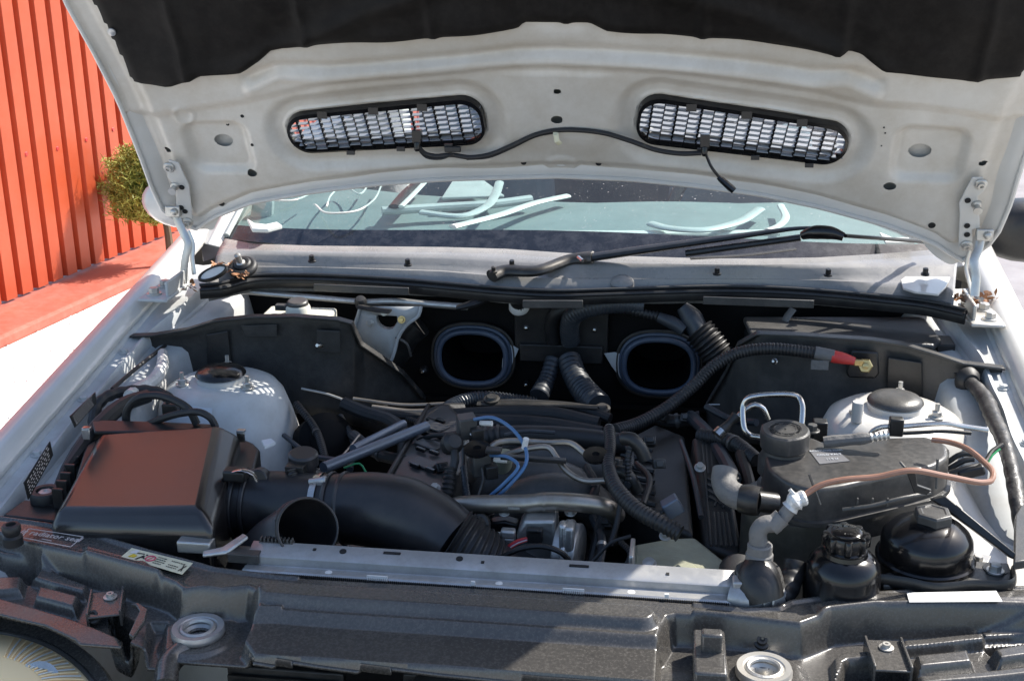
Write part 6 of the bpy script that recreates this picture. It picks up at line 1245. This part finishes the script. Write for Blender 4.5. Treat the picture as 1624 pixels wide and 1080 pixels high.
# power steering reservoir
psx = TZ('steering_fluid_reservoir', 'glossy black round reservoir with a star-shaped cap, right of the radiator', 'reservoir', Y(1335, 900, .20))
c = Y(1334, 942, .20); b = MB(); b.lathe(c, (0, -.03, 1), [(.044, -.06), (.046, .0), (.0465, .010), (.0445, .014), (.0445, .034), (.042, .045), (.034, .054), (.027, .057), (.0255, .062)], 48); b.build('bottle', M_GLOSS, psx, smooth=50)
b = MB(); b.lathe(c+V3(0, -.001, .058), (0, -.03, 1), [(.0255, 0), (.0255, .006), (.023, .008), (.023, .012)], 36); b.build('neck_ring', M_GLOSS, psx)
st_ = lambda a, h: 1+(.17*max(0, math.cos(8*a))**.6-.06)
b = MB(); b.lathe(c+V3(0, -.001, .066), (0, -.03, 1), [(.0225, 0), (.026, .002), (.0265, .014), (.0245, .018), (.0225, .0185)], 128, rfun=st_); PC = b.build('star_cap', M_GLOSS, psx, smooth=40)
b = MB(); b.lathe(c+V3(0, -.001, .083), (0, -.03, 1), [(.0185, 0), (.018, .003), (.0155, .0045), (.0005, .0045)], 36); b.build('cap_dome', M_GLOSS, PC)
b = MB(); cc1 = c+V3(0, -.001, .0880)
for i, ch in enumerate("ATF OIL . ATF OIL . "):
    if ch != ' ': a = -2*math.pi*i/20; r_d = V3(math.cos(a), math.sin(a), 0); text(b, ch, .004, cc1+r_d*.0115, V3(math.sin(a), -math.cos(a), 0), r_d, .0003)
b.build('cap_lettering', M_GREYPL, PC, smooth=0)
# oil filter housing
oh = TZ('oil_filter_housing', 'broad black oil filter housing with a hexagonal plug on its domed lid', 'oil filter', Y(1465, 870, .26))
c = Y(1462, 925, .27); b = MB(); b.lathe(c, (0, -.02, 1), [(.056, -.06), (.058, .0), (.0585, .030), (.0600, .036)], 48); b.build('housing', M_BLACK, oh, smooth=50)
fl = lambda a, h: 1+(.006*math.cos(24*a) if h < .030 else 0)
b = MB(); b.lathe(c+V3(0, -.001, .037), (0, -.02, 1), [(.0555, 0), (.056, .004), (.0555, .020), (.0545, .030), (.051, .036), (.0435, .043), (.032, .050), (.020, .054), (.0005, .055)], 72, rfun=fl); LD = b.build('lid', M_GLOSS, oh, smooth=40)
b = MB(); b.lathe(c+V3(0, -.001, .0365), (0, -.02, 1), [(.0605, 0), (.0605, .004), (.058, .006)], 48); b.build('lid_ring', M_GLOSS, oh)
b = MB(); b.lathe(c+V3(.004, -.002, .088), (0, -.02, 1), [(.0235, 0), (.0235, .012), (.0215, .0145), (.0160, .0150), (.0155, .0138), (.0005, .0138)], 6); b.build('hex_plug', M_GREYPL, LD, smooth=20, bevel=.001)
# bracket with bolts in front of the filter
bk = TZ('reservoir_bracket', 'black moulded bracket with three bolts beneath the oil filter housing', 'bracket', Y(1500, 920, .21))
b = MB(); b.prism([Z(*p, -.002) for p in ((1398, 918), (1440, 905), (1478, 888), (1510, 898), (1545, 897), (1598, 900), (1606, 920), (1600, 930), (1460, 932), (1400, 936))], (0, 0, .007)); b.build('bracket_plate', M_GREYPL, bk, bevel=.002)
b = MB(); b.tube([Z(1395, 920, .008), Z(1440, 926, .008), Z(1480, 934, .008), Z(1540, 930, .008), Z(1604, 928, .008), Z(1606, 905, .008)], .005, 8, sq=(.6, 1.8)); b.build('bracket_rim', M_BLACK, bk)
for px, py in ((1476, 912), (1578, 908)): b = MB(); b.lathe(Z(px, py, -.0), (0, 0, 1), [(.017, 0), (.015, .006)], 24); b.build('boss', M_BLACK, bk); hexbolt(Z(px, py-2, .006), (0, 0, 1), .0075, .010, M_ZINC, bk)
hexbolt(Z(1551, 890, -.002), (0, 0, 1), .006, .008, M_ZINC, bk); b = MB(); b.prism([Z(*p, -.006) for p in ((1533, 876), (1572, 884), (1566, 896), (1535, 896))], (0, 0, .003)); b.build('small_plate', M_ALUR, bk, bevel=.001)
b = MB(); b.lathe(Z(1518, 916, .0058), (0, 0, 1), [(.010, 0), (.0095, .0006), (.0003, .0006)], 20, sx=1.3, xa=(1, 0, 0)); b.build('bracket_hole', M_HOLE, bk)
b = MB(); b.tube([Z(1540, 893, -.02), Z(1590, 894, -.02), Z(1640, 905, -.02)], .004, 8); T('hood_cable', 'thin black cable running to the right edge past the bracket', 'cable', b, M_RUBBER)
# diagonal black bar
b = MB(); b.prism([Y(1478, 792, .30), Y(1500, 786, .30), Y(1612, 878, .24), Y(1608, 888, .24)], (0, .02, -.008)); T('diagonal_strap', 'flat black strap running diagonally from the coolant tank to the right fender', 'strap', b, M_BLACK, bevel=.002)
# right inner shelf in painted metal, below the tower
b = MB(); b.prism([Z(*p, -.02) for p in ((1500, 765), (1620, 760), (1720, 950), (1500, 960))], (0, 0, .006)); b.prism([Z(*p, -.02) for p in ((1500, 765), (1500, 960), (1498, 960), (1498, 765))], (0, 0, -.2)); b.build('side_shelf', M_PAINT, car, bevel=.002)
for px, py in ((1602, 828), (1560, 700)): b = MB(); b.lathe(Z(px, py, -.0125), (0, 0, 1), [(.004, 0), (.004, .0012), (.0003, .0012)], 12); b.build('shelf_hole', M_HOLE, car)
b = MB(); b.prism([Z(*p, .02) for p in ((1608, 830), (1624, 800), (1640, 900), (1606, 905))], (0, 0, .012)); T('brown_fender_seal', 'worn brownish strip at the right edge beside the fender', 'seal', b, M_GREYPL, bevel=.002)
# taped loom along the right fender
cable('taped_loom', 'thick taped wiring loom dropping from the right bulkhead and along the right fender', [Y(1537, 606, .77), Y(1548, 615, .74), Y(1562, 632, .70), Y(1576, 665, .62), Y(1592, 700, .54), Y(1605, 750, .46), Y(1618, 820, .38), Y(1628, 880, .34)], [.010, .013, .012, .010, .011, .011], M_LOOM, 'wiring loom', corr=.04, pitch=.03, seg=14)
b = MB(); b.lathe(Y(1535, 603, .776), (.2, -1, .1), [(.022, 0), (.019, .008), (.013, .014)], 22); T('grommet', 'round rubber grommet where the taped loom leaves the right bulkhead', 'grommet', b, M_RUBBER)
for k, (lab, pts) in enumerate((('upper loose black wire bundle right of the coolant tank', [(1500, 735, .44), (1525, 720, .44), (1548, 722, .44), (1560, 735, .44)]), ('middle loose black wire bundle right of the coolant tank', [(1502, 745, .43), (1530, 730, .43), (1545, 728, .43)]), ('lower loose black wire bundle right of the coolant tank', [(1505, 750, .42), (1535, 742, .42), (1560, 735, .43), (1575, 715, .45), (1590, 705, .46)]))):
    cable('loose_wires', lab, [Y(*p) for p in pts], .0038, M_RUBBER, 'wire')
cable('green_wire', 'short green wire beside the right fender loom', [Y(1566, 735, .43), Y(1574, 722, .44), Y(1586, 712, .45)], .0014, M_GREEN, 'wire')
b = MB(); b.box(Y(1540, 748, .42), (.035, .014, .014), (V3(.9, 0, .3).normalized(), V3(0, 1, 0), V3(-.3, 0, .9).normalized())); T('wire_connector', 'small black connector on the loose wires right of the tank', 'connector', b, M_BLACK, bevel=.003)

# ================================================================== ON THE COWL AND WINDSCREEN
wp = thing('wiper', 'black windscreen wiper with its arm resting low across the right of the glass', 'wiper', Z(790, 436, .16))
wa = [Z(780, 438, .155), Z(800, 430, .160), Z(850, 430, .165), Z(905, 412, .175), Z(940, 408, .182), Z(1050, 392, .205), Z(1150, 378, .228), Z(1260, 363, .255), Z(1300, 361, .262)]
b = MB(); b.tube(wa[:5], [.016, .014, .013, .0135, .015], 12, sq=(1, .7)); b.build('arm_head', M_DARKMETAL, wp)
b = MB(); b.tube(wa[4:], [.0125, .0125, .011, .009, .007, .004], 10, sq=(1, .6)); b.build('arm', M_BLACK, wp)
b = MB(); c = Z(783, 433, .162); b.lathe(c, (0, -.2, 1), [(.007, 0), (.007, .004), (.004, .005), (.004, .012), (.0005, .013)], 14); b.build('arm_nut', M_DARKMETAL, wp)
b = MB(); b.tube([Z(917, 408, .183), Z(924, 414, .181)], .0035, 6); b.build('arm_pin', M_STEEL, wp)
bl0, bl1, bl2, bl3 = Z(1088, 402, .198), Z(1270, 377, .240), Z(1340, 374, .252), Z(1474, 384, .205)
b = MB(); b.tube([bl0, bl0.lerp(bl1, .35), bl1], .0075, 10, sq=(1, .8)); b.tube([bl2, bl2.lerp(bl3, .5), bl3], .005, 8, sq=(1, .7)); b.build('blade', M_BLACK, wp, kind=None)
b = MB(); b.tube([Z(1272, 374, .247), Z(1290, 369, .255), Z(1320, 370, .256), Z(1338, 376, .251)], [.008, .0135, .013, .008], 14, sq=(.8, .9)); b.build('blade_hub', M_GLOSS, wp)
b = MB(); b.tube([Z(1095, 410, .188), Z(1180, 405, .192), Z(1262, 395, .200)], .006, 8, sq=(1, .35)); T('loose_wiper_strip', 'loose flat rubber strip lying under the wiper blade on the cowl', 'strip', b, M_RUBBER)
b = MB(); b.lathe(Z(986, 449, .142), (0, -.4, 1), [(.020, -.01), (.018, .004), (.012, .010), (.0005, .012)], 22, sx=1.2, xa=(1, 0, 0)); b.build('round_blank', M_COWL, CW, label='round plastic blank in the middle of the cowl edge')
# second spindle, left
s2 = TZ('bare_spindle', 'bare wiper spindle with its grommet at the left end of the cowl', 'spindle', Z(385, 420, .14)); c = Z(385, 424, .158)
b = MB(); b.ring(c, (0, -.5, 1), .020, .0075, 32, 12); b.ring(c+V3(0, 0, .006), (0, -.5, 1), .011, .006, 28, 10); b.build('grommet', M_RUBBER, s2)
b = MB(); b.lathe(c, (-.15, -.5, 1), [(.008, 0), (.0085, .012), (.0055, .014), (.0055, .024), (.006, .030), (.003, .032)], 14); b.build('spindle_post', M_ALU, s2)
nr = TZ('loose_white_cap', 'loose oval white-faced cap lying among dry leaves at the left end of the cowl', 'cap', Z(338, 434, .14)); c = Z(338, 434, .160)
xa_ = V3(.9, .42, .1).normalized(); b = MB(); b.lathe(c, (-.15, -.55, .83), [(.018, -.004), (.020, 0), (.019, .004), (.0165, .004), (.016, .001)], 34, sx=1.45, sy=.75, xa=xa_); b.build('cap_rim', M_DARKMETAL, nr)
b = MB(); b.lathe(c, (-.15, -.55, .83), [(.0165, .0012), (.0005, .0018)], 30, sx=1.42, sy=.74, xa=xa_); b.build('cap_face', M_PAPER, nr)
# dry leaves at both hinges
def leaves(spots, lab):
    b = MB()
    for (cx, cy, z, sx, sy, n) in spots:
        c = Z(cx, cy, z)
        for i in range(n):
            p = c+V3(random.uniform(-sx, sx), random.uniform(-sy, sy), random.uniform(0, .012)); d = V3(random.uniform(-1, 1), random.uniform(-1, 1), random.uniform(-.4, .6)).normalized(); s_ = d.cross(V3(random.gauss(0, 1), random.gauss(0, 1), 1)).normalized(); L_ = random.uniform(.008, .019); u = d.cross(s_)
            b.add([p, p+d*L_*.35+s_*L_*.3+u*.0015, p+d*L_*.75+s_*L_*.22, p+d*L_, p+d*L_*.7-s_*L_*.25, p+d*L_*.3-s_*L_*.28+u*.0015], [(0, 1, 5), (1, 2, 4, 5), (2, 3, 4)])
    T('dry_leaves', lab, 'leaves', b, M_LEAF, smooth=0, recalc=False, kind='stuff')
leaves([(352, 425, .155, .018, .012, 16), (370, 440, .150, .026, .008, 18), (303, 458, .13, .006, .012, 10)], 'dry brown leaf litter caught round the loose white cap at the left end of the cowl')
leaves([(1525, 480, .13, .016, .014, 34), (1560, 478, .13, .02, .014, 14)], 'dry orange leaf litter caught at the foot of the right hood hinge')
# white corner panel on the cowl right
b = MB(); b.prism([Z(*p, .152) for p in ((1428, 447), (1442, 437), (1470, 432), (1492, 440), (1496, 425), (1508, 415), (1512, 432), (1500, 458), (1488, 470), (1450, 466), (1432, 460))], (0, 0, .004)); b.build('corner_cover', M_PAINT, CW, bevel=.001, label='white corner cover at the right end of the cowl')
# trim pieces seen through the glass, lying on the dashboard
def dz(px, py, z=.195): return Z(px, py, z)
def strip(name, lab, pts, r, m, sq=(1, .5), z=.195, cat='trim strip'):
    b = MB(); b.tube([dz(*p, z) for p in pts], r, 10, sq=sq); return T(name, lab, cat, b, m)
strip('trim_strip', 'long pale tube-shaped trim strip behind the left half of the windscreen', [(606, 335), (700, 329), (780, 324), (842, 316)], .011, M_PALE, (1, .8), .20)
strip('trim_strip', 'short white channel strip lying diagonally on the dashboard', [(718, 360), (790, 342), (850, 322), (900, 311)], .011, M_WHITE, (1, .4), .20)
strip('trim_strip', 'curved translucent trim piece sweeping up in the middle-left of the windscreen', [(668, 337), (730, 343), (768, 330), (785, 310), (792, 290)], .010, M_PALE, (1, .5), .21)
strip('trim_strip', 'long white trim strip lying along the front edge of the dashboard', [(812, 370), (900, 371), (1000, 371), (1110, 371), (1235, 369)], .013, M_WHITE, (1, .45), .185)
strip('trim_strip', 'curved clear trim piece with ribs behind the wiper', [(1032, 355), (1060, 362), (1115, 365), (1170, 353), (1205, 332)], .012, M_PALE, (1, .4), .20)
strip('trim_strip', 'white crescent-shaped trim piece right of the clear ribbed one', [(1238, 326), (1246, 345), (1236, 358), (1218, 366)], .008, M_WHITE, (1, .5), .20)
strip('trim_strip', 'dark latticed trim frame leaning at the left of the windscreen', [(625, 328), (645, 305), (665, 288)], .012, M_BLACK, (1, .4), .21)
strip('trim_strip', 'pale bar beside the dark latticed frame', [(636, 328), (658, 306), (675, 288)], .006, M_WHITE, (1, .5), .215)
b = MB(); b.prism([dz(*p, .205) for p in ((718, 290), (765, 288), (800, 314), (700, 318))], (0, 0, .006)); T('trim_panel', 'pale flat interior panel lying deep behind the windscreen', 'panel', b, M_PALE, bevel=.002)
b = MB(); b.prism([dz(*p, .20) for p in ((392, 352), (404, 360), (422, 362), (440, 358), (448, 364), (425, 370), (400, 369))], (0, 0, .008)); T('trim_piece', 'white curved trim piece in the left corner of the dashboard', 'trim', b, M_WHITE, bevel=.002)
b = MB(); b.prism([Y(*p, 1.30) for p in ((395, 352), (400, 318), (432, 318), (430, 345), (410, 358))], (0, .02, 0)); T('pillar_trim', 'pale pillar trim standing in the left corner behind the glass', 'trim', b, M_PALE, bevel=.004)
b = MB(); b.prism([dz(*p, .19) for p in ((1395, 372), (1405, 388), (1450, 388), (1440, 380), (1415, 380))], (0, 0, .004)); T('white_scrap', 'white scrap lying at the right end of the dashboard', 'scrap', b, M_WHITE)
for k, (pts, lab) in enumerate((([(500, 325), (520, 338), (560, 336), (590, 320), (606, 292)], 'thin white wire curving widely at the left of the windscreen'), ([(518, 328), (525, 310), (545, 295), (570, 308), (585, 292)], 'thin white wire crossing in a zigzag at the left of the windscreen'), ([(436, 318), (465, 318), (496, 306)], 'pale wire arching at the far left of the windscreen'))):
    strip('white_wire', lab, pts, .0020, M_WHITE, (1, 1), .215, 'wire')
